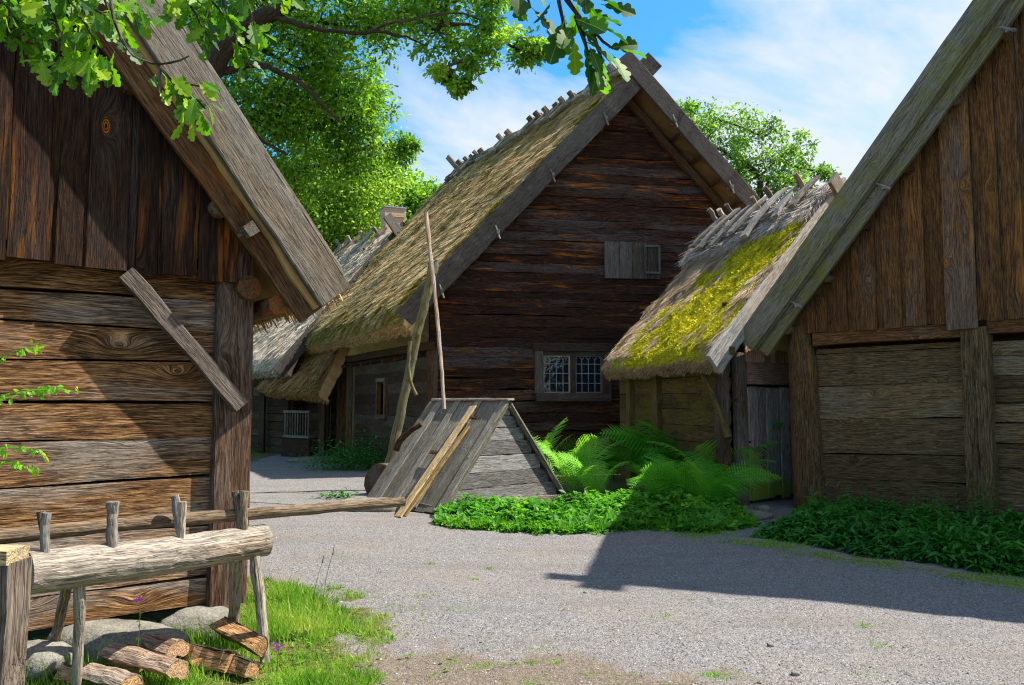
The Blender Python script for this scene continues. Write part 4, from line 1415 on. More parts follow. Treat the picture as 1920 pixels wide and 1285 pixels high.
# posts
pA = (FR.tz(1483, 780)[0] + 0.0, FR.tz(1540, 780)[0])
pB = (FR.tz(1812, 800)[0], FR.tz(1868, 800)[0])
zp = FR.tz(1520, 612)[1]
mb = MB()
cA = (pA[0] + pA[1]) / 2
ww = pA[1] - pA[0]
P = [FR.pt(cA - 0.05, zp, 0.02), FR.pt(cA - 0.05, zp - 0.18, 0.02), FR.pt(cA - 0.02, zp - 0.5, 0.02), FR.pt(cA + 0.01, 1.2, 0.02), FR.pt(cA + 0.03, -0.02, 0.02)]
P = np.array(P)[::-1]
s__ = np.linspace(0, 1, 20)
si = np.concatenate([[0], np.cumsum(np.linalg.norm(np.diff(P, axis=0), axis=1))])
si /= si[-1]
Q = np.stack([np.interp(s__, si, P[:, i]) for i in range(3)], 1)
for _ in range(2):
    Q[1:-1] = (Q[:-2] + Q[2:] + 2 * Q[1:-1]) / 4
loft(mb, Q, ROUND, FR.w, np.interp(s__, [0, .5, .85, .93, 1], [ww * 1.02, ww * .95, ww * .9, ww * 0.85, ww * .72]), 0.26, 0.006)
mb.build('corner_post', M['rbarn_post'], rb)
for c_, w_ in (((pB[0] + pB[1]) / 2, pB[1] - pB[0]), (APR + 0.9, 0.25), (RW, 0.3)):
    mb = MB()
    zt_ = FR.tz(1830, 612)[1] - 0.02
    plank(mb, FR.pt(c_ - w_ * .22, 0, 0.02), FR.pt(c_ - w_ * .22, zt_, 0.02), FR.w, w_ * .52, 0.2, 0.12, 0.005)
    plank(mb, FR.pt(c_ + w_ * .26, -0.05, 0.04), FR.pt(c_ + w_ * .26, zt_, 0.04), FR.w, w_ * .46, 0.2, 0.12, 0.005)
    mb.build('post', M['rbarn_plank'], rb)
# plank infill
linesR = [(1545, 655, 1812, 640), (1545, 665, 1812, 652), (1545, 726, 1812, 716), (1545, 787, 1812, 784), (1545, 852, 1812, 855), (1545, 896, 1812, 908), (1545, 940, 1812, 962), (1545, 975, 1812, 1010)]
LR_ = []
for a, b, c, d in linesR:
    LR_.append((*FR.tz(a, b), *FR.tz(c, d)))
mb = MB()
for up, dn_ in zip(LR_[:-1], LR_[1:]):
    tm = np.linspace(pA[1] - 0.06, pB[0] + 0.04, 14)
    f_ = lambda ln, t: ln[1] + (ln[3] - ln[1]) * (t - ln[0]) / (ln[2] - ln[0])
    zt2 = np.array([f_(up, t) for t in tm])
    zb2 = np.array([f_(dn_, t) for t in tm]) + 0.010 + smooth_noise(14, 0.006)
    oo = RG.normal(0, 0.008)
    P = [FR.pt(t, (a + b) / 2, -0.09 + oo + e) for t, a, b, e in zip(tm, zt2, zb2, smooth_noise(14, 0.006))]
    loft(mb, P, [(a_, -b_) for a_, b_ in HEWN][::-1], V(0, 0, 1), zt2 - zb2, 0.16, 0.002, RG.uniform())
z_ = FR.tz(1868, 640)[1]
zs = [z_, z_ - .19, z_ - .43, z_ - .78, z_ - 1.02, z_ - 1.28, z_ - 1.58, z_ - 1.9, z_ - 2.2, z_ - 2.45, z_ - 2.75]
for (ta_, tb_) in ((pB[1] - 0.04, APR + 0.8), (APR + 1.0, RW)):
    for up, dn_ in zip(zs[:-1], zs[1:]):
        n = 12
        oo = RG.normal(0, 0.018)
        P = [FR.pt(t, (up + dn_) / 2, -0.09 + oo) for t in np.linspace(ta_, tb_, n)]
        loft(mb, P, [(a_, -b_) for a_, b_ in HEWN][::-1], V(0, 0, 1), (up - dn_) - 0.012 + smooth_noise(n, 0.008), 0.15, 0.002, RG.uniform())
mb.build('plank_wall', M['rbarn_plank'], rb)
mb = MB()
plank(mb, FR.pt(0, 1.3, -0.3), FR.pt(RW, 1.3, -0.3), V(0, 0, 1), 2.7, 0.1, 1.0, 0)
for i in range(10):
    plank(mb, FR.pt(0.1, 0.15 + i * .28, -0.2), FR.pt(0.1, 0.15 + i * .28, -7.5), V(0, 0, 1), 0.275, 0.16, 1.0)
    plank(mb, FR.pt(RW, 0.15 + i * .28, -0.2), FR.pt(RW, 0.15 + i * .28, -7.5), V(0, 0, 1), 0.275, 0.16, 1.0)
mb.build('side_wall', M['house_side'], rb)
# head beam
mb = MB()
h0, h1 = FR.tz(1530, 630), FR.tz(1815, 612)
zc1 = (FR.tz(1530, 634)[1] + FR.tz(1815, 628)[1]) / 2 + 0.02
plank(mb, FR.pt(pA[1] - 0.05, zc1, 0.0), FR.pt(pB[0] + 0.02, zc1, 0.0), V(0, 0, 1), 0.20, 0.2, 0.3, 0.005)
plank(mb, FR.pt(pB[1] - 0.02, zc1 + 0.03, 0.0), FR.pt(RW, zc1 + 0.03, 0.0), V(0, 0, 1), 0.20, 0.2, 0.3, 0.005)
mb.build('head_beam', M['rbarn_board'], rb)
# upright gable boards with gaps covered by narrower ones
ex = [1498, 1512, 1530, 1552, 1562, 1590, 1600, 1645, 1658, 1692, 1700, 1738, 1748, 1776, 1835, 1850, 1882, 1890, 1925, 1940]
te_ = [FR.tz(x, 560, 0.09)[0] for x in ex] + list(np.arange(FR.tz(1940, 560, 0.09)[0] + 0.2, RW, 0.2))
mb = MB()
for k_, (a, b) in enumerate(zip(te_[:-1], te_[1:])):
    m_ = (a + b) / 2
    wide = b - a
    zb_ = zc1 + 0.09 + RG.normal(0, 0.008)
    if k_ == 13:
        zb_ = zc1 - 0.0
    zt_ = rr_z(m_) + 0.0
    if zt_ - zb_ < 0.1:
        continue
    o_ = 0.115 if wide > 0.12 else 0.085
    if k_ == 13:
        o_ = 0.15
    plank(mb, FR.pt(m_, zb_, o_), FR.pt(m_, zt_, o_), FR.w, wide * (0.99 if wide > .12 else 1.25), 0.03, 0.2, 0.004, rnd=0.95 if k_ == 13 else RG.uniform(0.05, 0.85))
mb.build('gable_boards', M['rbarn_board'], rb)
mb = MB()
pv = [FR.pt(0.1, zc1, 0.04), FR.pt(RW, zc1, 0.04), FR.pt(APR, rr_z(APR) - .1, 0.04)]
mb.add(np.array(pv + [p - FR.n * .05 for p in pv]), [[[0, 1, 2]], [[5, 4, 3]]])
mb.build('gable_backing', M['house_side'], rb)
mb = MB()
for q_ in (0.55, 1.5, 2.4, 3.3, 4.3, 5.2):
    c = c0R - nR * (wR / 2 + 0.16) + dR * q_
    pole(mb, [FR.pt(*c, OR - 0.15), FR.pt(*c, -2)], 0.065, 0.065, 0.4)
mb.build('purlins', M['barge_brown'], rb)

# ================================================================== FAR HOUSE with chimney
EBx = atY(528, 690, 24.0)
RBx = atY(747, 440, 26.5)
g_ = unit(V(RBx[0] - EBx[0], RBx[1] - EBx[1], 0))
e_ = V(-g_[1], g_[0], 0)
fh = thing('thatched_cottage', 'far cottage with pale thatch and brick chimney seen past the dark house', 'cottage', (EBx[0], EBx[1], 0))
dB = unit(RBx - EBx)
nB = unit(np.cross(dB, e_))
nB = nB if nB[2] > 0 else -nB
mb = MB()
plank(mb, EBx - dB * 0.2, RBx + dB * 0.45, nB, 0.40, 0.07, 0.3)
mb.build('barge_board', M['house_barge'], fh)
dB2 = unit(V(-dB[0], -dB[1], dB[2]))
nB2 = unit(V(-nB[0], -nB[1], nB[2]))
mb = MB()
plank(mb, RBx - dB2 * 4 + unit(V(g_[1], -g_[0], 0)) * .09, RBx + dB2 * 0.75 + unit(V(g_[1], -g_[0], 0)) * .09, nB2, 0.34, 0.07, 0.3)
mb.build('barge_board', M['house_barge'], fh)
thatch('thatch_roof', fh, RBx + nB * .12, RBx + e_ * 11 + nB * .12, EBx + nB * .12, EBx + e_ * 11 + nB * .12, 0.3, 24000, M['thatch_pale'], wst=0.03, seed=41, lst=(.15, .35), res=0.2)
er = RBx - dB2 * np.linalg.norm(RBx - EBx)
thatch('thatch_roof', fh, RBx + nB2 * .12, RBx + e_ * 11 + nB2 * .12, er + nB2 * .12, er + e_ * 11 + nB2 * .12, 0.3, 1500, M['thatch_pale'], seed=42, res=0.4)
for k_ in range(9):
    b = RBx + e_ * (1.2 + k_ * 0.95) + V(0, 0, .25)
    mb = MB()
    pole(mb, [b - dB * -0.3 - dB * 0.0, b - dB * 0.9 + nB * .05], 0.08, 0.07, 0.2, 0.02, ROUND6)
    pole(mb, [b + e_ * .2 + dB2 * 0.3, b + e_ * .2 - dB2 * 0.8], 0.07, 0.07, 0.2, 0.02, ROUND6)
    mb.build('ridge_log', M['annex_barge'] if k_ % 2 else M['ridge_wood'], fh)
mb = MB()
gi = -e_ * -0.4
for i in range(11):
    plank(mb, EBx * V(1, 1, 0) + e_ * .4 + g_ * 0.5 + V(0, 0, .12 + i * .25), EBx * V(1, 1, 0) + e_ * 11 + g_ * 0.5 + V(0, 0, .12 + i * .25), V(0, 0, 1), 0.24, 0.2, 0.8)
    plank(mb, EBx * V(1, 1, 0) + e_ * .4 + g_ * 0.5 + V(0, 0, .12 + i * .25), EBx * V(1, 1, 0) + e_ * .4 + g_ * 5.8 + V(0, 0, .12 + i * .25), V(0, 0, 1), 0.24, 0.2, 0.8)
mb.build('log_wall', M['house_side'], fh)
mb = MB()
cc = atY(736, 450, 28.2)
zt_, zb_ = atY(736, 392, 28.2)[2], atY(736, 520, 28.2)[2]
hw = 0.34


def boxmb(mb, c, hx, hy, z0, z1, ang=0.4):
    ca, sa = math.cos(ang), math.sin(ang)
    ring = [(-hx, -hy), (hx, -hy), (hx, hy), (-hx, hy)]
    for k_ in range(4):
        (x0, y0), (x1, y1) = ring[k_], ring[(k_ + 1) % 4]
        P = [V(c[0] + ca * x - sa * y, c[1] + sa * x + ca * y, z) for x, y, z in ((x0, y0, z0), (x1, y1, z0), (x1, y1, z1), (x0, y0, z1))]
        Lx = math.hypot(x1 - x0, y1 - y0)
        mb.add(P, [[[0, 1, 2, 3]]], [(0, z0, 0), (Lx, z0, 0), (Lx, z1, 0), (0, z1, 0)])
    P = [V(c[0] + ca * x - sa * y, c[1] + sa * x + ca * y, z1) for x, y in ring]
    mb.add(P, [[[0, 1, 2, 3]]], [(x, y, 0) for x, y in ring])
    P = [V(c[0] + ca * x - sa * y, c[1] + sa * x + ca * y, z0) for x, y in ring]
    mb.add(P, [[[3, 2, 1, 0]]], [(x, y, 0) for x, y in ring])


boxmb(mb, cc, hw, hw, zb_, zt_ - 0.36)
boxmb(mb, cc, hw + 0.04, hw + .04, zt_ - 0.359, zt_ - 0.05)
ch = mb.build('chimney', M['brick'], fh)
mb = MB()
boxmb(mb, cc, hw + .07, hw + .07, zt_ - 0.049, zt_)
mb.build('chimney_cap', M['lead'], ch)

# low thatched porch between the far cottage and the log house
pr = thing('thatched_porch', 'low golden thatched porch roof over a dark doorway, beyond the log house side wall', 'porch', (*atY(560, 800, 24.5)[:2], 0))
pa, pb, pc, pd_ = atY(646, 640, 23.2), atY(575, 655, 27.0), atY(588, 738, 22.6), atY(482, 728, 24.8)
thatch('thatch_roof', pr, pa, pb, pc, pd_, 0.3, 12000, M['thatch_gold'], wst=0.022, seed=51, lst=(.12, .3), res=0.12, curl=0.15, sag=0.02)
mb = MB()
for (px, Y_) in ((492, 25.6), (612, 23.6), (604, 23.3)):
    p = atY(px, 760, Y_)
    plank(mb, V(p[0], p[1], 0), V(p[0], p[1], 2.1), V(1, 0, 0), 0.18, 0.18, 0.3)
for i in range(8):
    a, b = atY(478, 760, 26.6), atY(625, 760, 24.2)
    plank(mb, V(a[0], a[1], .12 + i * .26), V(b[0], b[1], .12 + i * .26), V(0, 0, 1), 0.25, 0.16, 0.6)
mb.build('porch_wall', M['house_side'], pr)
# slatted rack leaning on the porch wall
ra, rb_ = atY(532, 770, 24.0), atY(580, 770, 23.2)
rk = thing('slatted_gate', 'small pale slatted gate leaning against the dark porch wall', 'gate', (ra[0], ra[1], 0))
zA, zB = atY(532, 772, 24.0)[2], atY(532, 818, 24.0)[2]
mb = MB()
plank(mb, V(ra[0], ra[1], zA), V(rb_[0], rb_[1], zA), V(0, 0, 1), 0.07, 0.05, 0.3, 0.002)
mb.build('rail', M['barge_grey'], rk)
mb = MB()
plank(mb, V(ra[0], ra[1], zB), V(rb_[0], rb_[1], zB), V(0, 0, 1), 0.07, 0.05, 0.3, 0.002)
mb.build('rail', M['barge_grey'], rk)
for k_ in range(10):
    f_ = (k_ + 0.5) / 10
    p = ra * (1 - f_) + rb_ * f_
    mb = MB()
    plank(mb, V(p[0], p[1] + .04, zB - .02), V(p[0], p[1] + .04, zA), V(1, 0, 0), 0.035, 0.02, 0.3, 0.001)
    mb.build('slat', M['barge_grey'], rk)
mb = MB()
plank(mb, V(ra[0] - .03, ra[1] + .1, zB / 2), V(rb_[0] + .03, rb_[1] + .1, zB / 2), V(0, 0, 1), zB, 0.12, 0.3, 0.003)
mb.build('plinth', M['house_side'], rk)
p = onz(595, 866)
stone('stone_slab', 'flat bluish stone slab lying on the shaded path before the porch', (p[0], p[1], 0.03), (0.75, 0.45, 0.10), 61, cat='slab')

# ================================================================== WELL
FW = Fr((-1.03, 11.4), (.72, .69), (.69, -.72))
BW = -FW.n
LW = 1.75
HWd, HH = 2.66, 1.6
we = thing('well_cover', 'grey board well cover shaped like a small tent roof, beside the ferns', 'well', (*FW.O[:2], 0))
mb = MB()
zr = [0.10, 0.33, 0.55, 0.80, 1.02, 1.22, 1.40, 1.56]
for a, b in zip(zr[:-1], zr[1:]):
    m_ = (a + b) / 2
    hwid = (HH - m_) / HH * HWd / 2 - 0.02
    for off_ in (0.0, -LW + 0.12):
        plank(mb, FW.pt(HWd / 2 - hwid, m_, -0.05 + off_), FW.pt(HWd / 2 + hwid, m_, -0.05 + off_), V(0, 0, 1), (b - a) - 0.006, 0.035, 0.15, 0.003)
mb.build('end_boards', M['well_front'], we)
lsl = unit(FW.pt(0, 0, 0) - FW.pt(HWd / 2, HH, 0))
rsl = unit(FW.pt(HWd, 0, 0) - FW.pt(HWd / 2, HH, 0))
nlW = unit(np.cross(lsl, BW))
nlW = nlW if nlW[2] > 0 else -nlW
nrW = unit(np.cross(rsl, BW))
nrW = nrW if nrW[2] > 0 else -nrW
SL = math.hypot(HWd / 2, HH)
for side, (sl_, nn_) in enumerate(((lsl, nlW), (rsl, nrW))):
    mb = MB()
    q = -0.06
    while q < LW:
        wd = RG.uniform(0.14, 0.24)
        top = FW.pt(HWd / 2, HH, 0) + BW * (q + wd / 2)
        ln = SL * (0.985 if side == 0 else 0.97) + RG.normal(0, 0.015) - (0.03 if side == 0 and q > 1.0 else 0)
        plank(mb, top + nn_ * 0.02, top + sl_ * ln + nn_ * (0.02 + RG.normal(0, .004)), BW, wd * 0.97, 0.03, 0.2, 0.003, rnd=RG.uniform(.3, 1))
        q += wd
    mb.build('roof_boards', M['well_board'], we)
# cover boards on the left slope joints
mb = MB()
for q in (0.02, 0.62, 1.12, 1.58):
    top = FW.pt(HWd / 2, HH, 0) + BW * q
    plank(mb, top + nlW * 0.045, top + lsl * (SL * 0.97) + nlW * 0.045, BW, 0.15, 0.024, 0.2, 0.003, rnd=0.9)
mb.build('cover_boards', M['well_board'], we)
mb = MB()
plank(mb, FW.pt(HWd / 2, HH + 0.05, 0.08), FW.pt(HWd / 2, HH + 0.05, -LW - .05), FW.w, 0.14, 0.035, 0.2, 0.004)
mb.build('ridge_cap', M['pale_pole'], we)
mb = MB()
for sl_, nn_ in ((lsl, nlW), (rsl, nrW)):
    plank(mb, FW.pt(HWd / 2, HH - 0.02, 0.02) + sl_ * 0.02, FW.pt(HWd / 2, HH - 0.02, 0.02) + sl_ * (SL * .99), nn_, 0.05, 0.04, 0.2, 0.003)
mb.build('edge_strip', M['well_board'], we)
for s_, ln in ((0.25, 0.28), (0.95, 0.25)):
    mb = MB()
    c = FW.pt(HWd / 2, HH, 0) + lsl * (0.12 + s_ * 1.0) + BW * (0.35 if s_ < .5 else 0.7) + nlW * 0.09
    plank(mb, c, c + BW * ln, lsl, 0.05, 0.03, 0.1, 0.003)
    mb.build('handle', M['post'], we)
mb = MB()
for a, b in ((0, HWd), ):
    plank(mb, FW.pt(0.05, 0.05, 0.0), FW.pt(HWd - .05, 0.05, 0.0), V(0, 0, 1), 0.16, 0.12, 0.3, 0.008)
    plank(mb, FW.pt(0.12, 0.05, -0.02), FW.pt(0.12, 0.05, -LW), V(0, 0, 1), 0.16, 0.12, 0.3, 0.008)
mb.build('base_frame', M['well_board'], we)
# two fresh laths leaning on the cover
p0W = FW.pt(0, 0, 0) + nlW * 0.085
for k_, (a, b, wd, lab) in enumerate((((888, 762), (746, 970), 0.13, 'long fresh yellow lath leaning on the well cover'), ((878, 800), (758, 968), 0.08, 'shorter thin yellow lath beside the long one on the well cover'))):
    q0, q1 = onplane(*a, p0W, nlW), onz(*b, 0.01)
    mb = MB()
    plank(mb, q0, q1, BW, wd, 0.028, 0.2, 0.002)
    tag(mb.build('lath', M['fresh_lath'], loc=(q1[0], q1[1], 0)), lab, 'lath', 'laths leaning on the well')
# forked sweep post
mb = MB()
Ys = 15.0
pts = [atY(x, y, Y_) for x, y, Y_ in ((722, 905, 15.0), (738, 835, 15.0), (762, 725, 15.0), (783, 620, 14.9), (803, 545, 14.9), (812, 490, 14.8))]
pts[0][2] = 0
pole(mb, pts, 0.10, 0.075, 0.15, 0.006, lump=0.05)
sw = thing('sweep_post', 'tall leaning mossy forked post standing behind the well cover', 'post', (pts[0][0], pts[0][1], 0))
mb.build('stem', M['mossy_pole'], sw)
mb = MB()
pole(mb, [atY(806, 540, 14.9), atY(818, 500, 14.9), atY(819, 488, 14.9)], 0.06, 0.045, 0.06, 0.006)
mb.build('prong', M['mossy_pole'], sw)
mb = MB()
pole(mb, [atY(x, y, 14.7) for x, y in ((769, 640), (765, 690), (770, 722), (781, 741))], 0.035, 0.03, 0.08, 0.003)
mb.build('hook', M['mossy_pole'], sw)
mb = MB()
wp = [atY(833, 768, 12.4), atY(829, 700, 12.6), atY(821, 610, 13.0), atY(812, 520, 13.4), atY(806, 470, 13.6), atY(799, 400, 14.0)]
pole(mb, wp, 0.026, 0.038, 0.15, 0.0025, lump=0.06)
tag(mb.build('well_pole', M['trough_log'], loc=tuple(wp[0])), 'thin crooked pole rising from the well cover roof', 'pole')
# hollowed log half behind the cover
mb = MB()
c = onz(690, 935)
ang = unit(V(.62, .78, 0))
ax2 = unit(V(.78, -.62, 0))
prof_h = [(0.5 * math.cos(a), 0.5 * math.sin(a)) for a in np.linspace(0.0, math.pi, 11)] + [(-0.4, -.15), (0.4, -.15)]
c3 = V(c[0] + 0.12, c[1] + 0.5, 0.12)
P = [c3 - ang * 0.0, c3 + ang * 0.25, c3 + ang * 0.5]
loft(mb, P, [(b_, a_) for a_, b_ in prof_h][::-1], V(0, 0, 1), 0.85, 0.85, 0.005, 0.7)
tag(mb.build('hollow_log', M['post'], loc=(c3[0], c3[1], 0)), 'reddish brown half-round log block at the left foot of the well cover', 'log')
mb = MB()
hk = [atY(742, 845, 12.8), atY(750, 822, 12.8), atY(770, 808, 12.6), atY(790, 795, 12.5)]
pole(mb, hk, 0.055, 0.035, 0.08, 0.006)
tag(mb.build('crooked_branch', M['post'], loc=tuple(hk[0])), 'crooked brown branch resting against the upper left of the well cover', 'branch')
p = onz(668, 958)
stone('stone_slab', 'pale flat stone at the left foot of the well cover', (p[0] + .2, p[1] + 0.2, 0.04), (0.62, 0.34, 0.13), 66, cat='slab')

# ================================================================== TROUGH LOG ON LEGS
lc, rc = atY(50, 1075, 4.2), atY(497, 1013, 5.2)
tr = thing('log_rack', 'pale log on four splayed legs with upright pegs, before the sunlit plank barn', 'rack', (*((lc + rc) / 2)[:2], 0))
axd = unit(rc - lc)
sd2 = unit(np.cross(axd, V(0, 0, 1)))   # towards the camera
if sd2[1] > 0:
    sd2 = -sd2
mb = MB()
pole(mb, [lc, lc * .5 + rc * .5 + V(0, 0, -0.012), rc], 0.112, 0.102, 0.05, 0.001, circ(22), lump=0.015)
mb.build('log', M['trough_log'], tr)


def legp(top, foot, r0, r1):
    mb = MB()
    pole(mb, [top, (top + foot) / 2 + V(.006, 0, .01), foot], r0, r1, 0.06, 0.002, lump=0.04)
    return mb.build('leg', M['trough_log'], tr)


def along(f):
    return lc * (1 - f) + rc * f


legp(along(0.18) + sd2 * 0.04 - V(0, 0, .05), onz(141, 1310), 0.030, 0.026)
legp(along(0.16) - sd2 * 0.04 - V(0, 0, .05), onz(95, 1236), 0.027, 0.03)
legp(along(0.93) + sd2 * 0.04 - V(0, 0, .05), onz(497, 1243), 0.034, 0.03)
legp(along(0.86) - sd2 * 0.02 - V(0, 0, .05), onz(437, 1204), 0.040, 0.034)
for (x, yt, yb, of, r_) in ((86, 962, 1032, .045, .026), (210, 941, 1020, .045, .032), (340, 941, 1004, .045, .025), (457, 921, 990, .045, .027)):
    fx = (x - 50) / 447.0
    fx = fx * lc[1] / (fx * lc[1] + (1 - fx) * rc[1])
    a = along(fx)
    yq = (a + sd2 * of)[1]
    mb = MB()
    pole(mb, [atY(x, yb + 8, yq), atY(x + RG.normal(0, 2), (yt + yb) / 2, yq), atY(x + 2, yt, yq)], r_ * .85, r_, 0.03, 0.0015, lump=0.06)
    mb.build('peg', M['fence_post'] if x < 250 else M['pale_pole'], tr)
for (x, yt, yb, r_) in ((77, 959, 1030, .022), (327, 929, 1004, .024), (441, 921, 990, .024), (205, 945, 1010, .02)):
    fx = (x - 50) / 447.0
    yq = (along(fx * .9 + .03) - sd2 * .07)[1]
    mb = MB()
    pole(mb, [atY(x + 12, yb + 6, yq), atY(x, yt, yq)], r_, r_, 0.03, 0.0015, lump=0.06)
    mb.build('peg', M['fence_post'], tr)
mb = MB()
la, lb2 = atY(-40, 1010, 4.33), atY(757, 941, 5.72)
pole(mb, [la, atY(230, 984, 4.75), atY(480, 963, 5.15), lb2], 0.043, 0.033, 0.07, 0.0015, lump=0.03)
tag(mb.build('long_pole', M['trough_log'], loc=tuple(la)), 'long pale pole lying between the pegs above the log', 'pole')

# fence post at the left edge
fp = onz(20, 1285)
Yf = 3.35
a, b = atY(-38, 1050, Yf), atY(40, 1050, Yf)
fpo = thing('fence_post', 'thick pale post with a yellow plank on top at the left edge of the photo', 'post', ((a[0] + b[0]) / 2, Yf, 0))
mb = MB()
cx_ = (a[0] + b[0]) / 2
plank(mb, V(cx_ - .01, Yf, 0), V(cx_, Yf, a[2]), V(1, 0, 0), b[0] - a[0] + .01, 0.16, 0.1, 0.003)
mb.build('post', M['fence_post'], fpo)
mb = MB()
t0_, b0_ = atY(0, 1024, Yf)[2], atY(0, 1052, Yf)[2]
plank(mb, V(cx_ - .6, Yf - 0.02, (t0_ + b0_) / 2), V(b[0] - .002, Yf - 0.02, (t0_ + b0_) / 2), V(0, 0, 1), t0_ - b0_, 0.15, 0.1, 0.002)
mb.build('rail', M['fresh_lath'], fpo)

# firewood
def firewood(a, b, r, seed, lab, kind=0):
    st = np.random.default_rng(seed)
    a, b = np.asarray(a), np.asarray(b)
    mb = MB()
    if kind == 0:      # split wedge: bark arc on one side
        an = np.linspace(-0.9, 0.9, 6) + st.uniform(-0.3, 0.3)
        prof = [(math.cos(q), math.sin(q)) for q in an] + [(-.55, .12), (-.62, -.1)]
    else:              # half log
        an = np.linspace(-1.5, 1.5, 9)
        prof = [(math.cos(q), math.sin(q)) for q in an] + [(-.1, .5), (.05, 0), (-.08, -.5)]
    n = 7
    P = np.linspace(a, b, n) + st.normal(0, 0.002, (n, 3))
    up = (V(0.15, 0.9, 0.1) if kind == 0 else V(0, .3, .9)) + st.normal(0, 0.25, 3)
    loft(mb, P, prof[::-1], up, r, r, 0.004, st.uniform(.3, 1))
    ce = (a + b) / 2
    o = thing('firewood_log', lab, 'firewood', (ce[0], ce[1], 0), 'split firewood under the log rack')
    mb.build('split_wood', M['firewood'], o)
    mb = MB()
    arc = prof[:6] if kind == 0 else prof[:9]
    m2 = [(x * 1.01, y * 1.01) for x, y in arc] + [(x * 1.13, y * 1.13) for x, y in arc[::-1]]
    loft(mb, np.array(P) + 0.0, m2[::-1], up, r, r, 0.003, st.uniform(0, 1))
    mb.build('bark', M['birch_bark'] if kind else M['bark'], o)


fw_l = [((165, 1228, .06), (262, 1262, .08), .085, 'wedge of firewood with dark bark top, leftmost of the large splits', 0),
        ((205, 1262, .12), (330, 1290, .10), .08, 'pale barked split log lying in front of the pile', 1),
        ((240, 1222, .10), (332, 1250, .10), .085, 'white birch-barked split log in the middle of the pile', 1),
        ((330, 1222, .07), (372, 1250, .06), .055, 'short orange torn split behind the middle of the pile', 0),
        ((352, 1240, .06), (430, 1256, .06), .075, 'brown split log with dark end, right of the torn piece', 0),
        ((402, 1208, .16), (482, 1238, .12), .07, 'orange split lying on top at the right end of the pile', 0),
        ((415, 1245, .05), (468, 1265, .05), .06, 'small wedge under the right end of the pile', 0),
        ((110, 1270, .05), (152, 1278, .05), .06, 'small orange split in the grass left of the near leg', 0),
        ((165, 1285, .07), (245, 1305, .07), .075, 'pale split log at the bottom edge beside the near leg', 1)]
for k_, (pa_, pb_, r_, lab, kd_) in enumerate(fw_l):
    A0 = onz(pa_[0], pa_[1] + 14); B0 = onz(pb_[0], pb_[1] + 14)
    A0[2] = pa_[2]; B0[2] = pb_[2]
    firewood(A0, B0, r_ * 1.0, 100 + k_, lab, kd_)

# ================================================================== VEGETATION
def blades(n, xs, ys, zs, h, wd, lean=0.35):
    X = np.stack([RG.normal(0, lean, n), RG.normal(0, lean, n), np.ones(n)], 1)
    return np.stack([xs, ys, zs], 1), X, rdir(n), np.stack([h, wd, h * 0.5], 1)


# grass verge
mb = MB()
N = 170000
yy = RG.uniform(3.4, 9.5, N)
xx = RG.uniform(-0.62, 0.05, N) * yy
g = grassiness(xx, yy)
clump = fbm(xx, yy, 0, 2.6, 55)
keep = (RG.uniform(0, 1, N) < g ** 1.2 * np.clip((clump - 0.30) * 3.4, 0.2, 1)) & clear_of_barn(xx, yy)
xx, yy, g, clump = xx[keep], yy[keep], g[keep], clump[keep]
n = len(xx)
h = RG.uniform(0.02, 0.07, n) * (0.35 + 1.3 * g * np.clip((clump - .3) * 3, .2, 1.3)) + np.where(RG.uniform(0, 1, n) < 0.02, 0.08, 0)
p, X, Z, S = blades(n, xx, yy, ground_z(xx, yy) - 0.003, h, RG.uniform(.003, .0075, n), 0.5)
hue = np.clip(RG.normal(0.52, 0.2, n) + (fbm(xx, yy, 0, 3.5, 66) - 0.5) * 1.2, 0, 1)
scatter(mb, BLADE[0], BLADE[1], p, X, Z, S, hue)
# low broad leaves (clover, plantain)
N = 9000
yy = RG.uniform(3.6, 8.5, N); xx = RG.uniform(-0.6, 0.02, N) * yy
keep = (RG.uniform(0, 1, N) < grassiness(xx, yy)) & (fbm(xx, yy, 0, 3.0, 91) > 0.52) & clear_of_barn(xx, yy)
xx, yy = xx[keep], yy[keep]; n = len(xx)
X = rdir(n); X[:, 2] = np.abs(X[:, 2]) * .4 + .15
scatter(mb, LEAF4[0], LEAF4[1], np.stack([xx, yy, ground_z(xx, yy) + RG.uniform(0, .03, n)], 1), X, np.tile(V(0, 0, 1), (n, 1)), RG.uniform(.018, .045, n), np.clip(RG.normal(.3, .15, n), 0, 1))
# tall grass along the wall foot
N = 5000
tt = RG.uniform(-2.3, 0.15, N)
oo = np.abs(RG.normal(0, .22, N)) + 0.12
pp = FL.O + FL.w * tt[:, None] + FL.n * oo[:, None]
p, X, Z, S = blades(N, pp[:, 0], pp[:, 1], np.zeros(N), RG.uniform(.06, .22, N), RG.uniform(.003, .007, N), .3)
scatter(mb, BLADE[0], BLADE[1], p, X, Z, S, np.clip(RG.normal(.45, .2, N), 0, 1))
tag(mb.build('grass', M['grass']), 'short bright green grass verge beside the sunlit plank barn', 'grass', None, 'stuff')

# sparse tufts out on the gravel and dirt
mb = MB()
for _ in range(420):
    y0 = RG.uniform(4.2, 8.6)
    x0 = RG.uniform(-0.35, 0.62) * y0
    d_ = dirtiness(np.array([x0]), np.array([y0]))[0]
    if RG.uniform() > d_ * 0.55 + 0.05 + (0.5 if x0 < -0.1 and y0 < 6.0 else 0):
        continue
    n = RG.integers(15, 70)
    r_ = RG.uniform(.02, .09)
    xx = x0 + RG.normal(0, r_, n); yy = y0 + RG.normal(0, r_ * .8, n)
    p, X, Z, S = blades(n, xx, yy, ground_z(xx, yy), RG.uniform(.01, .035, n), RG.uniform(.003, .006, n), .8)
    scatter(mb, BLADE[0], BLADE[1], p, X, Z, S, np.clip(RG.normal(.45, .15, n), 0, 1))
tag(mb.build('grass', M['grass']), 'thin scattered weeds and grass tufts on the worn gravel', 'weeds', None, 'stuff')

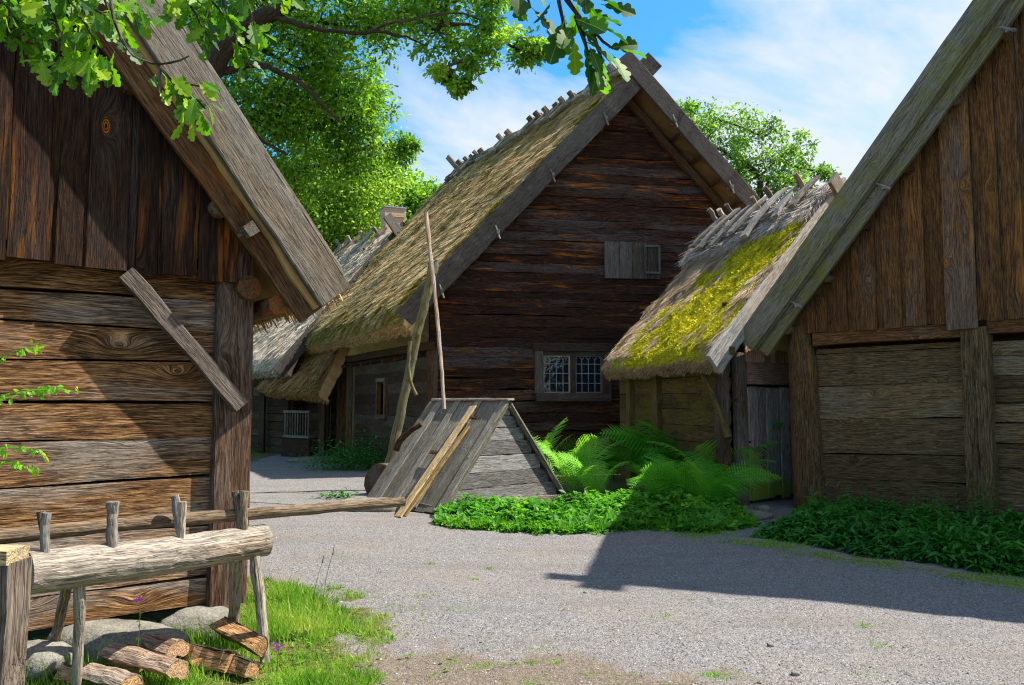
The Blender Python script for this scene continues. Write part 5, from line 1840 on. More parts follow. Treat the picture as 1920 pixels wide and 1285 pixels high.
# leafy ground cover bed in front of the well and house
bx, by = np.array([p[0] for p in BEDY]), np.array([p[1] for p in BEDY])
def cover_bed(N, x0, x1, fy, depth, hfun, mat, lab, tmpl, ls, seed, name):
    mb = MB()
    xx = RG.uniform(x0, x1, N)
    dd_ = RG.uniform(0, 1, N) ** 1.2 * depth
    yy = fy(xx) + dd_ + (fbm(xx, xx * 0, 0, 3.0, seed) - .5) * .5 + RG.normal(0, .05, N)
    hh = hfun(xx, dd_) * (0.25 + 1.0 * fbm(xx, yy, 0, 2.2, seed + 1) + 0.9 * fbm(xx, yy, 0, 8.0, seed + 3) ** 2) * RG.uniform(.7, 1.15, N)
    u = RG.uniform(0, 1, N) ** 0.6
    zz_ = hh * u
    X = rdir(N); X[:, 2] *= 0.35
    X[:, 1] -= 0.25
    lsz = RG.uniform(*ls, N) * np.where(fbm(xx, yy, 0, 1.7, seed + 8) > .52, 1.25, .7)
    Z = np.tile(V(0, 0, 1), (N, 1)) + rdir(N) * 0.55
    # whorls: snap groups of leaves to common points
    gsz = 5
    k = N // gsz
    idx = np.repeat(np.arange(k), gsz)
    idx = np.concatenate([idx, np.full(N - len(idx), k - 1)])
    P = np.stack([xx[idx], yy[idx], zz_[idx] + 0.01], 1) + RG.normal(0, 0.006, (N, 3))
    hue = np.clip(RG.normal(.42, .13, N) + (fbm(P[:, 0], P[:, 1], 0, 2.5, seed + 5) - .5) * .9, 0, 1)
    scatter(mb, tmpl[0], tmpl[1], P, X, Z, lsz, hue)
    # grass blades at the ragged front edge and seed stalks
    m_ = N // 4
    gx = RG.uniform(x0, x1, m_)
    gy = fy(gx) + np.abs(RG.normal(0, .16, m_)) + (fbm(gx, gx * 0, 0, 3.0, seed) - .5) * .5 - .06
    scatter(mb, BLADE[0], BLADE[1], np.stack([gx, gy, ground_z(gx, gy)], 1), np.stack([RG.normal(0, .45, m_), RG.normal(-.15, .4, m_), np.ones(m_)], 1), rdir(m_),
            np.stack([RG.uniform(.03, .17, m_), RG.uniform(.004, .009, m_), np.full(m_, .05)], 1), np.clip(RG.normal(.6, .25, m_), 0, 1))
    # broad dock-like leaves
    m_ = N // 40
    gx = RG.uniform(x0, x1, m_)
    gy = fy(gx) + RG.uniform(-.05, depth * .8, m_)
    k5 = 6
    gxx, gyy = np.repeat(gx, k5) + RG.normal(0, .02, m_ * k5), np.repeat(gy, k5) + RG.normal(0, .02, m_ * k5)
    Xd = rdir(m_ * k5); Xd[:, 2] = np.abs(Xd[:, 2]) * .9 + .25
    scatter(mb, LEAF4[0], LEAF4[1], np.stack([gxx, gyy, np.repeat(hfun(gx, np.maximum(gy - fy(gx), 0)) * .45, k5)], 1), Xd, np.tile(V(0, -.2, 1), (m_ * k5, 1)), RG.uniform(.07, .17, m_ * k5), np.clip(RG.normal(.3, .12, m_ * k5), 0, 1))
    # runners creeping over the gravel
    m_ = N // 18
    gx = RG.uniform(x0, x1, m_)
    gy = fy(gx) - np.abs(RG.normal(0, .13, m_)) * (fbm(gx, gx * 0, 0, 2.5, seed + 20) > .45) + .05
    Xd = rdir(m_); Xd[:, 2] = np.abs(Xd[:, 2]) * .4
    scatter(mb, LEAF4[0], LEAF4[1], np.stack([gx, gy, ground_z(gx, gy) + RG.uniform(0, .03, m_)], 1), Xd, np.tile(V(0, 0, 1), (m_, 1)) + rdir(m_) * .3, RG.uniform(.02, .05, m_), np.clip(RG.normal(.5, .2, m_), 0, 1))
    # stems
    m_ = N // 12
    j = RG.integers(0, N, m_)
    S = np.stack([hh[j] * 1.0 + .03, np.full(m_, .005), np.full(m_, .005)], 1)
    scatter(mb, BLADE[0], BLADE[1], np.stack([xx[j], yy[j], np.zeros(m_)], 1), np.stack([RG.normal(0, .15, m_), RG.normal(0, .15, m_), np.ones(m_)], 1), rdir(m_), S, hue[j])
    return tag(mb.build(name, mat), lab, 'ground cover', None, 'stuff')


def taper(x, a, b, k=0.35):
    return np.clip((x - a) / k, 0, 1) * np.clip((b - x) / k, 0, 1)


cover_bed(25000, bx[0], 2.0, lambda x: np.interp(x, bx, by), 1.25,
          lambda x, d: (0.05 + 0.22 * np.clip(d / .7, 0, 1)) * (0.5 + 0.5 * taper(x, bx[0], 2.2, .5)), M['cover'],
          'low bright green leafy ground cover in front of the well', LEAF4, (0.03, 0.10), 201, 'ground_cover')
cover_bed(15000, 1.5, bx[-1] + .1, lambda x: np.interp(x, bx, by), 1.7,
          lambda x, d: (0.05 + 0.22 * np.clip(d / .7, 0, 1)) * (0.45 + 0.55 * taper(x, 1.2, bx[-1] + .2, .5)), M['cover'],
          'darker leafy undergrowth at the feet of the ferns', LEAF4, (0.04, 0.12), 231, 'undergrowth')
nx_, ny_ = np.array([p[0] for p in NETY]), np.array([p[1] for p in NETY])
def netf(x):
    return np.interp(x, nx_, ny_) + 0.22
def cover_wall(N, seed):
    mb = MB()
    f = RG.uniform(0, 1, N)
    # strip in wall coordinates of the right barn
    o0 = RG.uniform(0, 1, N) ** .8
    fo = 2.75
    o_ = 0.15 + o0 * (fo - .1) + (fbm(f * 6, f * 0, 0, 2, seed) - .5) * .5
    tt = 0.0 + 0.28 * o_ + f * 5.6
    hgt = np.clip((fo - o_ + .15) / .6, .1, 1) * (-.07 + .36 * fbm(tt, o_, 0, 1.8, seed + 2) + .42 * fbm(tt, o_, 0, 6.0, seed + 5) ** 2) * RG.uniform(.7, 1.2, N) * np.clip((tt + .1 - .28 * o_) * 2.5, .3, 1)
    hgt = np.clip(hgt, .04, 1)
    gsz = 6
    k = N // gsz
    idx = np.repeat(np.arange(k), gsz)
    N = len(idx)
    u = RG.uniform(0, 1, k)[idx] ** .6
    P = FR.O + FR.w * tt[idx][:, None] + FR.n * o_[idx][:, None] + V(0, 0, 1) * (hgt[idx] * u + .01)[:, None] + RG.normal(0, .008, (N, 3))
    X = rdir(N); X[:, 2] *= .35
    Z = np.tile(V(0, 0, 1), (N, 1)) + rdir(N) * .4
    hue = np.clip(RG.normal(.38, .14, N) + (fbm(P[:, 0], P[:, 1], 0, 2.2, seed + 9) - .5) * .9, 0, 1)
    scatter(mb, LANCE[0], LANCE[1], P, X, Z, RG.uniform(.05, .13, N), hue)
    m_ = k // 3
    j = RG.integers(0, k, m_)
    Pb = FR.O + FR.w * tt[j][:, None] + FR.n * o_[j][:, None]
    scatter(mb, BLADE[0], BLADE[1], Pb, np.stack([RG.normal(0, .12, m_), RG.normal(0, .12, m_), np.ones(m_)], 1), rdir(m_), np.stack([hgt[j] + .05, np.full(m_, .007), np.full(m_, .005)], 1), np.full(m_, .5))
    for _ in range(70):
        t0q, o0q = RG.uniform(.8, 5.2), RG.uniform(.3, 2.1)
        hq = RG.uniform(.32, .62) + (.22 if t0q > 2.2 and o0q < 1.0 else 0)
        Bq = FR.O + FR.w * t0q + FR.n * o0q
        ln_ = V(RG.normal(0, .12), RG.normal(0, .12), 1)
        nn_q = 14
        f_q = np.repeat(np.linspace(.25, 1, nn_q), 2)
        an_q = np.repeat(np.arange(nn_q) * 1.57 + RG.uniform(0, 3), 2) + np.tile([0, math.pi], nn_q)
        Xq = np.stack([np.cos(an_q), np.sin(an_q), np.full(2 * nn_q, -.15) + f_q * .4], 1)
        scatter(mb, LANCE[0], LANCE[1], Bq + ln_ * (f_q * hq)[:, None], Xq, np.tile(V(0, 0, 1), (2 * nn_q, 1)) + rdir(2 * nn_q) * .2, (1.25 - f_q) * .14 + .02, np.clip(RG.normal(.4, .12, 2 * nn_q), 0, 1))
    tag(mb.build('nettles', M['nettle']), 'dark green nettles and weeds along the foot of the shaded right barn', 'nettles', None, 'stuff')
cover_wall(32000, 301)
# mossy grass fringe before the nettles
mb = MB()
N = 14000
f = RG.uniform(0, 1, N)
tt = -0.4 + f * 6.5
o_ = 2.75 + RG.normal(.25, .2, N)
pp = FR.O + FR.w * tt[:, None] + FR.n * o_[:, None]
pp[:, 2] = ground_z(pp[:, 0], pp[:, 1])
kp = fbm(pp[:, 0], pp[:, 1], 0, 2.5, 71) > .45
pp = pp[kp]; N = len(pp)
p, X, Z, S = blades(N, pp[:, 0], pp[:, 1], pp[:, 2], RG.uniform(.015, .05, N), RG.uniform(.004, .007, N), .9)
scatter(mb, BLADE[0], BLADE[1], p, X, Z, S, np.clip(RG.normal(.55, .25, N), 0, 1))
N = 500
tt = RG.uniform(0.8, 5.2, N); o_ = 3.05 + RG.normal(.1, .12, N)
pp = FR.O + FR.w * tt[:, None] + FR.n * o_[:, None]
X = FR.w + rdir(N) * .35; X[:, 2] = RG.normal(.02, .03, N)
scatter(mb, STRAW[0], STRAW[1], pp + V(0, 0, .012), X, np.tile(V(0, 0, 1), (N, 1)), np.stack([RG.uniform(.08, .35, N), np.full(N, .005), np.full(N, .005)], 1), np.full(N, 1.0))
tag(mb.build('grass', M['grass']), 'thin grass and dry stalks edging the nettles along the gravel', 'grass', None, 'stuff')
# shaded growth by the path behind
mb = MB()
for (px, py, n, h_, r_) in ((500, 848, 900, .16, .9), (655, 868, 1400, .28, .5), (690, 880, 1500, .30, .5), (640, 880, 900, .2, .5), (660, 835, 1200, .7, .3), (632, 934, 120, .05, .18), (778, 958, 110, .1, .08)):
    c = onz(px, py)
    P = c + np.stack([RG.normal(0, r_, n), RG.normal(0, r_ * .6, n), np.abs(RG.normal(0, h_, n))], 1)
    X = rdir(n); X[:, 2] = np.abs(X[:, 2]) * .5
    scatter(mb, LEAF4[0], LEAF4[1], P, X, np.tile(V(0, 0, 1), (n, 1)) + rdir(n) * .5, RG.uniform(.04, .1, n), np.clip(RG.normal(.4, .18, n), 0, 1))
tag(mb.build('undergrowth', M['nettle']), 'low weeds along the shaded path beside the house side wall', 'weeds', None, 'stuff')


# ferns
def fern(base, nf, L, lab, droop=1.0, az=None, hue=0.45, tilt=0.9):
    o = thing('fern', lab, 'fern', base, 'ferns between the well and the shed door')
    mb = MB()
    ms = MB()
    for k in range(nf):
        a = (az if az is not None else 0) + RG.uniform(-math.pi, math.pi)
        hd = V(math.cos(a), math.sin(a), 0)
        side = V(-math.sin(a), math.cos(a), 0)
        l = L * 1.42 * RG.uniform(.7, 1.1)
        el0 = math.radians(RG.uniform(58, 88)) * tilt
        P = [np.array(base, float) + hd * RG.uniform(0, .05)]
        ns = 30
        e = el0
        for i in range(ns):
            P.append(P[-1] + (hd * math.cos(e) + V(0, 0, math.sin(e))) * (l / ns))
            e -= droop * RG.uniform(.8, 1.2) * 2.1 / ns * (0.25 + 1.4 * (i / ns) ** 1.3)
        P = np.array(P)
        T = np.gradient(P, axis=0)
        T /= np.linalg.norm(T, axis=1)[:, None]
        tw = RG.normal(0, .35)
        sd_ = side * math.cos(tw) + V(0, 0, 1) * math.sin(tw)
        N_ = np.cross(T, sd_)
        N_[N_[:, 2] < 0] *= -1
        hv = np.clip(RG.normal(hue, .13), 0, 1)
        # two pinnae per node, each with small teeth
        st = np.linspace(0.16, 0.995, 28)
        idx = st * ns
        i0 = np.minimum(idx.astype(int), ns - 1)
        fr_ = idx - i0
        B = P[i0] * (1 - fr_)[:, None] + P[i0 + 1] * fr_[:, None]
        Tt = T[i0]
        Nn = N_[i0]
        x = (st - .16) / .84
        pl = l * 0.235 * np.clip(np.sin(np.pi * np.clip(x * .80 + .20, 0, 1)) ** .8, .02, 1) * np.where(x > .9, (1 - x) * 10 * .7 + .3, 1)
        for sg in (-1, 1):
            X = sd_[None] * sg + Tt * 0.42 + Nn * RG.normal(-.05, .07, (len(st), 1)) - V(0, 0, .12)
            scatter(mb, PINNA[0], PINNA[1], B, X, Nn, np.stack([pl, np.full(len(st), l * .0175), pl * .3], 1), np.clip(hv + RG.normal(0, .04, len(st)), 0, 1))
        loft(ms, P[::3], ROUND6[:5], side, np.linspace(.011, .003, len(P[::3])), np.linspace(.011, .003, len(P[::3])), 0, hv, cap=False)
    mb.build('fronds', M['fern'], o)
    ms.build('stalks', M['fern'], o)
    return o


pv, pf = [], []
nt = 9
for i in range(nt):
    x0, x1 = i / nt, (i + 1) / nt
    w0 = (1 - x0) ** .6
    for sg in (-1, 1):
        b = len(pv)
        pv += [(x0, 0, -.1 * x0 * x0), (x1, 0, -.1 * x1 * x1), (x0 + .75 / nt + .02, sg * w0 * .62, -.1 * x0 * x0 - .02), (x0 + .25 / nt, sg * w0 * .55, -.1 * x0 * x0)]
        pf.append((b, b + 1, b + 2, b + 3) if sg > 0 else (b, b + 3, b + 2, b + 1))
PINNA = (pv, pf)

ferns = [  # px, py of base on the ground, fronds, length, droop, hue, label
    (1075, 925, 12, 1.0, .7, .85, 'pale upright fern behind the right slope of the well cover'),
    (1010, 898, 10, 1.15, .5, .8, 'tall fern fronds showing above the well cover edge'),
    (1120, 938, 10, .75, .9, .9, 'small yellowish fern right of the well cover base'),
    (1223, 915, 14, 1.15, .95, .42, 'dark fern left of the big fern clump below the window'),
    (1283, 925, 18, 1.35, .9, .38, 'tallest fern in the middle below the mossy thatch'),
    (1243, 955, 12, .9, 1.1, .45, 'low spreading fern in front of the dark wall'),
    (1358, 930, 16, 1.25, .95, .5, 'large bright fern under the shed eave corner'),
    (1350, 940, 14, 1.05, .8, .72, 'sunlit fern beside the plank door post'),
    (1318, 965, 12, .9, 1.0, .6, 'sunlit fern at the front of the clump'),
    (1150, 900, 10, 1.0, .9, .35, 'shadowed fern close to the log wall'),
    (1343, 960, 10, .8, .9, .6, 'leaning fern between the front fern and the door'),
]
for px, py, nf, L, dr2, hu, lab in ferns:
    b = onz(px, py)
    fern((b[0], b[1], 0.0), nf, L, lab, dr2, None, hu, 0.92)


# ------------------------------------------------------------------ trees
def tree(name, lab, cat, base, top, clumps, leaf_t, lsize, per, wood_m, leaf_m, r0=0.3, seed=1, sub=34, spread=.17, hue=.5, droop=0.0, group=None, limbs=()):
    global RG
    RG = np.random.default_rng(seed)
    base, top = np.asarray(base, float), np.asarray(top, float)
    o = thing(name, lab, cat, base, group)
    mw = MB()
    mid = (base + top) / 2 + V(RG.normal(0, .3), RG.normal(0, .3), 0)
    pole(mw, [base, mid, top], r0, r0 * .35, .5, .03, circ(10), lump=.06)
    for lp, ra_, rb2_ in limbs:
        pole(mw, lp, ra_, rb2_, .3, .02, circ(9), lump=.06)
    ml = MB()
    knots_ = [base * .3 + top * .7, base * .45 + top * .55, mid, top]
    for (c, r) in clumps:
        c = np.asarray(c, float)
        # limb from the nearest joint
        j = min(knots_, key=lambda q: np.linalg.norm(q - c) + (0 if q[2] < c[2] + .5 else 1.5))
        rr = r0 * .10 + .02 * np.linalg.norm(j - c)
        m1 = (j + c) / 2 + RG.normal(0, .12, 3) * np.linalg.norm(j - c) + V(0, 0, .08 * np.linalg.norm(j - c))
        pole(mw, [j, m1, c], rr, .03, .3, .02, ROUND6, lump=.1, cap=False)
        knots_.append(c)
        knots_.append(m1)
        ns = max(8, int(sub * (r / 1.2) ** 1.6))
        d = rdir(ns)
        rad = RG.uniform(.25, 1.0, ns) ** .5
        sc_ = c + d * (rad * r)[:, None] * V(1, 1, .8)
        for q in sc_[: max(5, ns // 3)]:
            pole(mw, [c + (q - c) * .08, (c + q) / 2 + RG.normal(0, .1, 3) * r, q], .022, .007, .35, .02, ROUND6[:5], lump=.05, cap=False)
        n = per
        nl = ns * n
        sgm = r * spread * RG.uniform(.7, 1.4, ns)
        off = RG.normal(0, 1, (ns, n, 3)) * sgm[:, None, None] * V(1, 1, .75)
        P = (sc_[:, None] + off).reshape(-1, 3)
        if droop:
            P[:, 2] -= np.abs(RG.normal(0, droop, len(P)))
        X = rdir(nl) + (off.reshape(-1, 3) / np.repeat(sgm, n)[:, None]) * .5 - V(0, 0, .3)
        Z = rdir(nl) * .8 + V(0, 0, .7)
        hv = np.clip(np.repeat(RG.normal(hue, .2, ns), n) + RG.normal(0, .17, nl), 0, 1)
        scatter(ml, leaf_t[0], leaf_t[1], P, X, Z, RG.uniform(.55, 1.35, nl) * lsize, hv)
    mw.build('trunk', wood_m, o, smooth=True)
    ml.build('crown', leaf_m, o)
    return o


def cl(px, py, Y, rp):
    return (atY(px, py, Y), rp / F * Y)


D1 = 21.0
oak = [cl(x, y, Y, r) for x, y, Y, r in (
    (370, 40, 20, 100), (440, 110, 20, 95), (500, 30, 19, 100), (560, 130, 20, 95), (500, 210, 20, 80), (600, 40, 19, 90), (640, 130, 20, 70), (580, 240, 21, 85), (660, 220, 21, 70),
    (700, 275, 21, 55), (715, 190, 21, 45), (640, 300, 21.5, 60), (550, 320, 21.5, 70), (760, 280, 21, 26), (680, 55, 19, 70), (750, 25, 18.5, 65), (820, 60, 18, 50), (840, 5, 18, 60), (905, 55, 18, 45),
    (960, 88, 18, 38), (1000, 95, 18, 26), (895, 110, 18, 34), (838, 125, 18, 30), (860, 160, 18, 18), (930, 20, 18, 48), (640, 170, 20, 60),
    (430, 200, 20, 70), (300, -60, 20, 130), (480, -120, 19, 150), (680, -110, 18.5, 140), (860, -100, 18, 110), (500, 330, 21.5, 60), (420, 290, 21, 60))]
tree('oak_tree', 'big oak with dark limbs and long overhanging branch, behind the sunlit barn roof', 'tree', (-9.0, 20.5, 0), atY(400, -150, 20), oak, OAKS, 0.125, 92, M['bark'], M['oak_far'], .45, 71, 30, .22, .45,
     limbs=(([V(-8.0, 20.3, 3.5), V(-7.7, 19.4, 5.6), atY(392, 140, 17.8), atY(440, 62, 17.6), atY(540, 5, 17.4), atY(640, -60, 17.4)], .34, .16),
            ([atY(500, 25, 17.5), atY(600, 60, 17.2), atY(690, 60, 17.0), atY(745, 62, 17.0), atY(800, 88, 18.2)], .07, .015),
            ([atY(690, 60, 17.0), atY(722, 40, 17.0), atY(760, 38, 17.0), atY(860, 20, 17.0), atY(960, 55, 18.6)], .035, .01),
            ([atY(395, 150, 18), atY(470, 110, 18), atY(560, 150, 18), atY(640, 230, 18)], .10, .03),
            ([atY(400, 180, 18), atY(480, 260, 18.4), atY(540, 290, 18.6)], .09, .03)))
bir = [cl(x, y, Y, r) for x, y, Y, r in (
    (610, 300, 31, 80), (560, 380, 31, 80), (650, 360, 31, 75), (620, 430, 31, 75), (700, 330, 31, 55), (690, 400, 31, 60), (560, 450, 31, 60), (640, 480, 31, 60), (520, 400, 31, 60), (700, 450, 31, 50), (590, 220, 31, 70))]
tree('birch_tree', 'pale green drooping birch behind the cottage, below the oak', 'tree', (atY(620, 600, 31)[0], 31, 0), atY(610, 230, 31), bir, LEAF4, 0.15, 56, M['birch_bark'], M['birch_leaf'], .25, 72, 34, .2, .5, .35)
map_ = [cl(x, y, Y, r) for x, y, Y, r in (
    (760, 370, 36, 50), (800, 375, 36, 42), (735, 420, 36, 50), (775, 430, 36, 50), (825, 380, 36, 24), (730, 330, 36, 40), (700, 470, 36, 50), (820, 430, 36, 34), (760, 480, 36, 60), (690, 360, 36, 40))]
tree('maple_tree', 'rounded bright green tree between the brick chimney and the dark house roof', 'tree', (atY(760, 600, 36)[0], 36, 0), atY(755, 400, 36), map_, LEAF4, 0.19, 60, M['bark'], M['oak_far'], .28, 73, 30, .2, .55)
rgt = [cl(x, y, Y, r) for x, y, Y, r in (
    (1300, 240, 34, 45), (1345, 225, 34, 36), (1395, 240, 34, 42), (1340, 290, 34, 45), (1440, 255, 34, 34), (1400, 300, 34, 45), (1460, 300, 34, 42), (1500, 275, 34, 30), (1520, 320, 34, 34), (1478, 345, 34, 42),
    (1430, 355, 34, 40), (1550, 325, 34, 18), (1380, 350, 34, 42), (1290, 200, 34, 20), (1540, 365, 34, 26), (1500, 390, 34, 40), (1330, 340, 34, 45), (1440, 410, 34, 50), (1560, 410, 34, 40), (1286, 275, 34, 30))]
tree('oak_tree', 'airy green oak seen over the mossy shed roof', 'tree', (atY(1430, 600, 34)[0], 34, 0), atY(1425, 330, 34), rgt, OAKS, 0.16, 48, M['bark'], M['right_leaf'], .35, 74, 24, .2, .5)
# woodland closing the view behind the yard
for k_, (px, Y, rp, lab) in enumerate(((470, 44, 150, 'dense green tree far behind, left of the birch'), (640, 50, 150, 'dense green tree far behind the brick chimney'))):
    cs_ = [cl(px + RG.normal(0, rp * .5), 450 + RG.normal(0, rp * .35), Y + RG.normal(0, 1), rp * .45) for _ in range(14)]
    tree('oak_tree', lab, 'tree', (atY(px, 600, Y)[0], Y, 0), atY(px, 400, Y), cs_, LEAF4, 0.24, 60, M['bark'], M['oak_far'], .35, 80 + k_, 22, .2, .4, 0, 'trees far behind the cottage')

RG = np.random.default_rng(99)
# far wood that closes the horizon
mb = MB()
N = 42000
an = RG.uniform(-1.25, 1.1, N)
rad = 75 + RG.normal(0, 5, N)
hmax = 7 + 9 * fbm(an * 8, an * 0, 0, 1.0, 44)
P = np.stack([np.sin(an) * rad, np.cos(an) * rad, RG.uniform(0, 1, N) ** .8 * hmax], 1)
scatter(mb, LEAF4[0], LEAF4[1], P, rdir(N), rdir(N) + V(0, 0, .5), RG.uniform(.9, 1.7, N), np.clip(RG.normal(.35, .15, N) + (fbm(an * 30, P[:, 2] * .3, 0, 1.0, 45) - .5), 0, 1))
tag(mb.build('woodland', M['oak_far']), 'far wood closing the horizon behind the yard', 'woodland', None, 'stuff')
# dry bits blown over the yard
mb = MB()
N = 900
yy = 4.1 + 7.5 * RG.uniform(0, 1, N) ** 1.4
xx = RG.uniform(-.55, .7, N) * yy
ok = (fbm(xx, yy, 0, .9, 87) > .5) | (RG.uniform(0, 1, N) < .25)
xx, yy = xx[ok], yy[ok]
N = len(xx)
X = rdir(N); X[:, 2] *= .08
scatter(mb, LEAF4[0], LEAF4[1], np.stack([xx, yy, ground_z(xx, yy) + .009], 1), X, np.tile(V(0, 0, 1), (N, 1)) + rdir(N) * .4, np.stack([RG.uniform(.012, .045, N), RG.uniform(.006, .025, N), np.full(N, .01)], 1), RG.uniform(0, 1, N))
mt, s = newmat('litter')
rn = s.n('ShaderNodeAttribute', attribute_name='rnd').outputs['Fac']
finish(s, s.ramp(rn, [(0.0, (0.05, 0.03, 0.018)), (0.5, (0.16, 0.10, 0.05)), (1.0, (0.36, 0.27, 0.13))]), 0.9)
tag(mb.build('fallen_leaves', mt), 'dry leaf and straw bits scattered on the gravel', 'litter', None, 'stuff')


# ------------------------------------------------------------------ foreground oak sprays
def spray(lab, twigs, nleaf, Y, seed, size=(.06, .10), hue=.45):
    """twigs: polylines in (px, py, dY); leaves grow along them"""
    global RG
    RG = np.random.default_rng(seed)
    p0 = atY(twigs[0][0][0], twigs[0][0][1], Y)
    o = thing('oak_branch', lab, 'branch', p0, 'oak branches hanging in front')
    mw, ml = MB(), MB()
    for tw, cnt in zip(twigs, nleaf):
        P = np.array([atY(x, y, Y + d) for x, y, d in tw])
        pole(mw, P, .006, .0025, .03, .0015, ROUND6, lump=.05)
        s = np.concatenate([[0], np.cumsum(np.linalg.norm(np.diff(P, axis=0), axis=1))])
        # leaves bunch towards the tip
        q = s[-1] * (1 - RG.uniform(0, 1, cnt) ** 1.3 * .8)
        B = np.stack([np.interp(q, s, P[:, i]) for i in range(3)], 1) + RG.normal(0, .014, (cnt, 3))
        td = unit(P[-1] - P[-2])
        X = td * .5 + rdir(cnt) * .9 - V(0, 0, .55)
        Z = rdir(cnt) * .8 + V(0.2, -.5, .55)
        scatter(ml, OAK[0], OAK[1], B, X, Z, RG.uniform(*size, cnt), np.clip(RG.normal(hue, .27, cnt), 0, 1))
    mw.build('twigs', M['bark'], o)
    ml.build('leaves', M['oak_leaf'], o)


spray('leafy oak branch filling the upper left corner', [
    [(-60, -40, 0), (10, 0, 0), (40, 60, 0)], [(-40, -20, .1), (60, 10, .1), (110, 60, .05)], [(60, -60, 0), (100, 20, 0), (120, 100, 0), (90, 130, 0)],
    [(100, -40, 0), (150, 30, 0), (190, 90, 0), (175, 130, 0)], [(20, -60, .1), (70, 50, .1), (80, 110, .1)], [(180, -60, 0), (200, 20, .1), (225, 70, .1)],
    [(140, -60, .1), (150, 40, .1), (130, 130, .1)], [(0, -80, 0), (20, 20, 0), (15, 70, 0)], [(60, -60, 0), (130, -10, 0), (200, 30, 0)]],
    [18, 22, 26, 26, 20, 12, 20, 18, 20], 2.5, 501)
spray('thin arching oak twig with leaf bunch before the grey barge board', [
    [(205, -40, 0), (212, 30, 0), (225, 80, 0), (250, 110, 0), (290, 125, 0), (325, 120, -.02), (355, 105, -.02)],
    [(300, 125, 0), (320, 145, 0), (345, 180, 0), (350, 215, 0)], [(325, 150, 0), (365, 180, 0), (385, 205, 0)], [(300, 128, 0), (300, 160, 0), (302, 175, 0)], [(325, 150, 0), (375, 160, .03), (395, 170, .03)]],
    [0, 12, 9, 4, 4], 2.2, 502, (.055, .085), .6)
spray('oak branch hanging over the top of the grey barge board', [
    [(180, -50, .1), (220, 0, .1), (230, 50, .1)], [(230, -60, 0), (250, -10, 0), (265, 40, 0)], [(280, -60, .1), (300, -10, .1), (330, 20, .1)], [(340, -60, .1), (380, -20, .1), (420, 30, .1)],
    [(380, -60, .1), (420, 0, .1), (440, 70, .1), (460, 120, .1)], [(420, -60, 0), (460, -10, 0), (480, 60, 0)], [(330, -40, .1), (370, 30, .1), (390, 70, .1)], [(440, -60, .1), (510, -20, .1), (560, 0, .1)]],
    [10, 12, 12, 18, 20, 14, 16, 8], 2.8, 503)
spray('dark oak leaves hanging against the sky at top centre', [
    [(1040, -50, 0), (1050, 10, 0), (1060, 60, 0)], [(960, -60, 0), (985, -20, 0), (995, 15, 0)], [(1050, -20, 0), (1085, 30, 0), (1110, 60, 0), (1130, 85, 0), (1150, 92, 0)],
    [(1080, 30, 0), (1095, 80, 0), (1105, 110, 0)], [(1060, -50, 0), (1100, -20, 0), (1130, 0, 0)], [(1110, 60, 0), (1125, 100, 0), (1130, 120, 0)]],
    [7, 5, 5, 5, 7, 4], 1.75, 504, (.07, .105), .1)

RG = np.random.default_rng(123)
# birch shoots at the left edge
for k_, (pts_, n, lab) in enumerate((([(-60, 700, 0), (0, 668, 0), (40, 655, 0), (76, 645, 0)], 26, 'thin leafy shoot at the left edge, uppermost of four'),
                                     ([(-60, 760, 0), (20, 738, 0), (90, 728, 0), (155, 735, 0)], 44, 'longest leafy shoot at the left edge, second from top'),
                                     ([(-60, 860, 0), (0, 838, 0), (50, 838, 0), (86, 856, 0)], 30, 'short leafy shoot at the left edge with reddish tip, third from top'),
                                     ([(-60, 895, 0), (0, 868, 0), (40, 868, 0), (76, 884, 0)], 30, 'lowest leafy shoot at the left edge, over the plank wall'))):
    P = np.array([atY(x, y, 3.9) for x, y, d in pts_])
    o = thing('birch_shoot', lab, 'shoot', P[0], 'leafy shoots before the plank wall')
    mb = MB()
    pole(mb, P, .004, .0015, .04, .001, ROUND6[:5])
    mb.build('stem', M['vine'], o)
    s = np.concatenate([[0], np.cumsum(np.linalg.norm(np.diff(P, axis=0), axis=1))])
    q = s[-1] * RG.uniform(.1, 1, n)
    B = np.stack([np.interp(q, s, P[:, i]) for i in range(3)], 1) + RG.normal(0, .01, (n, 3))
    X = rdir(n) * .8 - V(0, 0, .7)
    mb = MB()
    scatter(mb, LEAF4[0], LEAF4[1], B, X, rdir(n) + V(0, -.8, .3), RG.uniform(.025, .05, n), np.clip(RG.normal(.4, .12, n) + np.where(q > s[-1] * .9, .45, 0), 0, 1))
    mb.build('leaves', M['vine'], o)


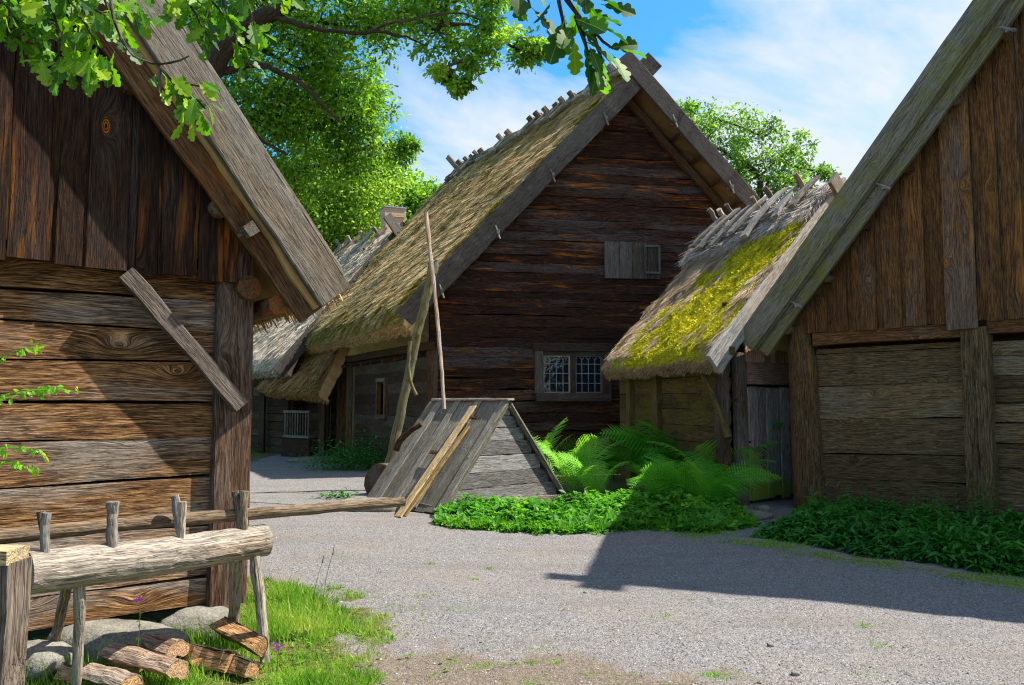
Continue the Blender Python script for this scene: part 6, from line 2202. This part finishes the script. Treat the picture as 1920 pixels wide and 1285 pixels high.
def flower(px, py, Y, zfoot, lab):
    top = atY(px, py, Y)
    b = V(top[0] - .02, Y, zfoot)
    o = thing('campion', lab, 'flower', b, 'purple wild flowers')
    mb = MB()
    pole(mb, [b, (b + top) / 2 + V(.012, 0, 0), top], .0025, .0015, .03, .001, ROUND6[:5])
    n = 9
    f = RG.uniform(.15, .85, n)
    scatter(mb, LANCE[0], LANCE[1], b + (top - b) * f[:, None], rdir(n) + V(0, 0, .5), rdir(n), RG.uniform(.02, .05, n), np.full(n, .5))
    mb.build('stem', M['grass'], o)
    mb = MB()
    for k in range(3):
        c = top + RG.normal(0, .008, 3)
        an = np.arange(5) * 2 * math.pi / 5
        X = np.stack([np.cos(an), -.5 * np.ones(5), np.sin(an)], 1)
        scatter(mb, LEAF4[0], LEAF4[1], np.tile(c, (5, 1)), X, np.tile(V(0, -1, .3), (5, 1)), np.full(5, .018), np.full(5, .5))
    mb.build('petals', M['flower'], o)


flower(263, 1121, 4.75, 0, 'tall purple flower on a leafy stem before the boulder')
flower(522, 1211, 4.75, 0, 'small pink-purple flower in the grass right of the rack leg')
flower(1905, 985, 8.9, 0, 'small violet flower among the nettles at the right edge')
for k_, (px, py, Y, lab) in enumerate(((625, 1033, 6.1, 'taller brown grass seed head at the verge edge'), (606, 1048, 6.0, 'shorter brown grass seed head beside the taller one'))):
    top = atY(px, py, Y)
    b = V(top[0] - .08, Y, 0)
    o = thing('grass_stalk', lab, 'grass stalk', b, 'seed heads on the verge')
    mb = MB(); pole(mb, [b, (b + top) / 2 + V(-.02, 0, .02), top], .002, .0015, .05, .001, ROUND6[:5]); mb.build('stem', M['grass'], o)
    mb = MB(); pole(mb, [top - V(.004, 0, .03), top, top + V(.004, 0, .025)], .006, .003, .015, .0005, ROUND6); mb.build('seed_head', M['seed'], o)
for k_, (px, py, r_, lab) in enumerate(((1098, 1113, .02, 'small brown stone at the shadow corner on the gravel'), (1445, 1212, .022, 'small brown stone on the sunlit gravel at lower right'), (1492, 1266, .026, 'dark round stone near the bottom edge, right of centre'),
                                        (703, 1002, .02, 'dark stone on the path below the well laths'))):
    p = onz(px, py)
    stone('loose_stone', lab, (p[0], p[1], .008), (r_, r_ * .8, r_ * .6), 90 + k_, 'loose stones on the gravel')
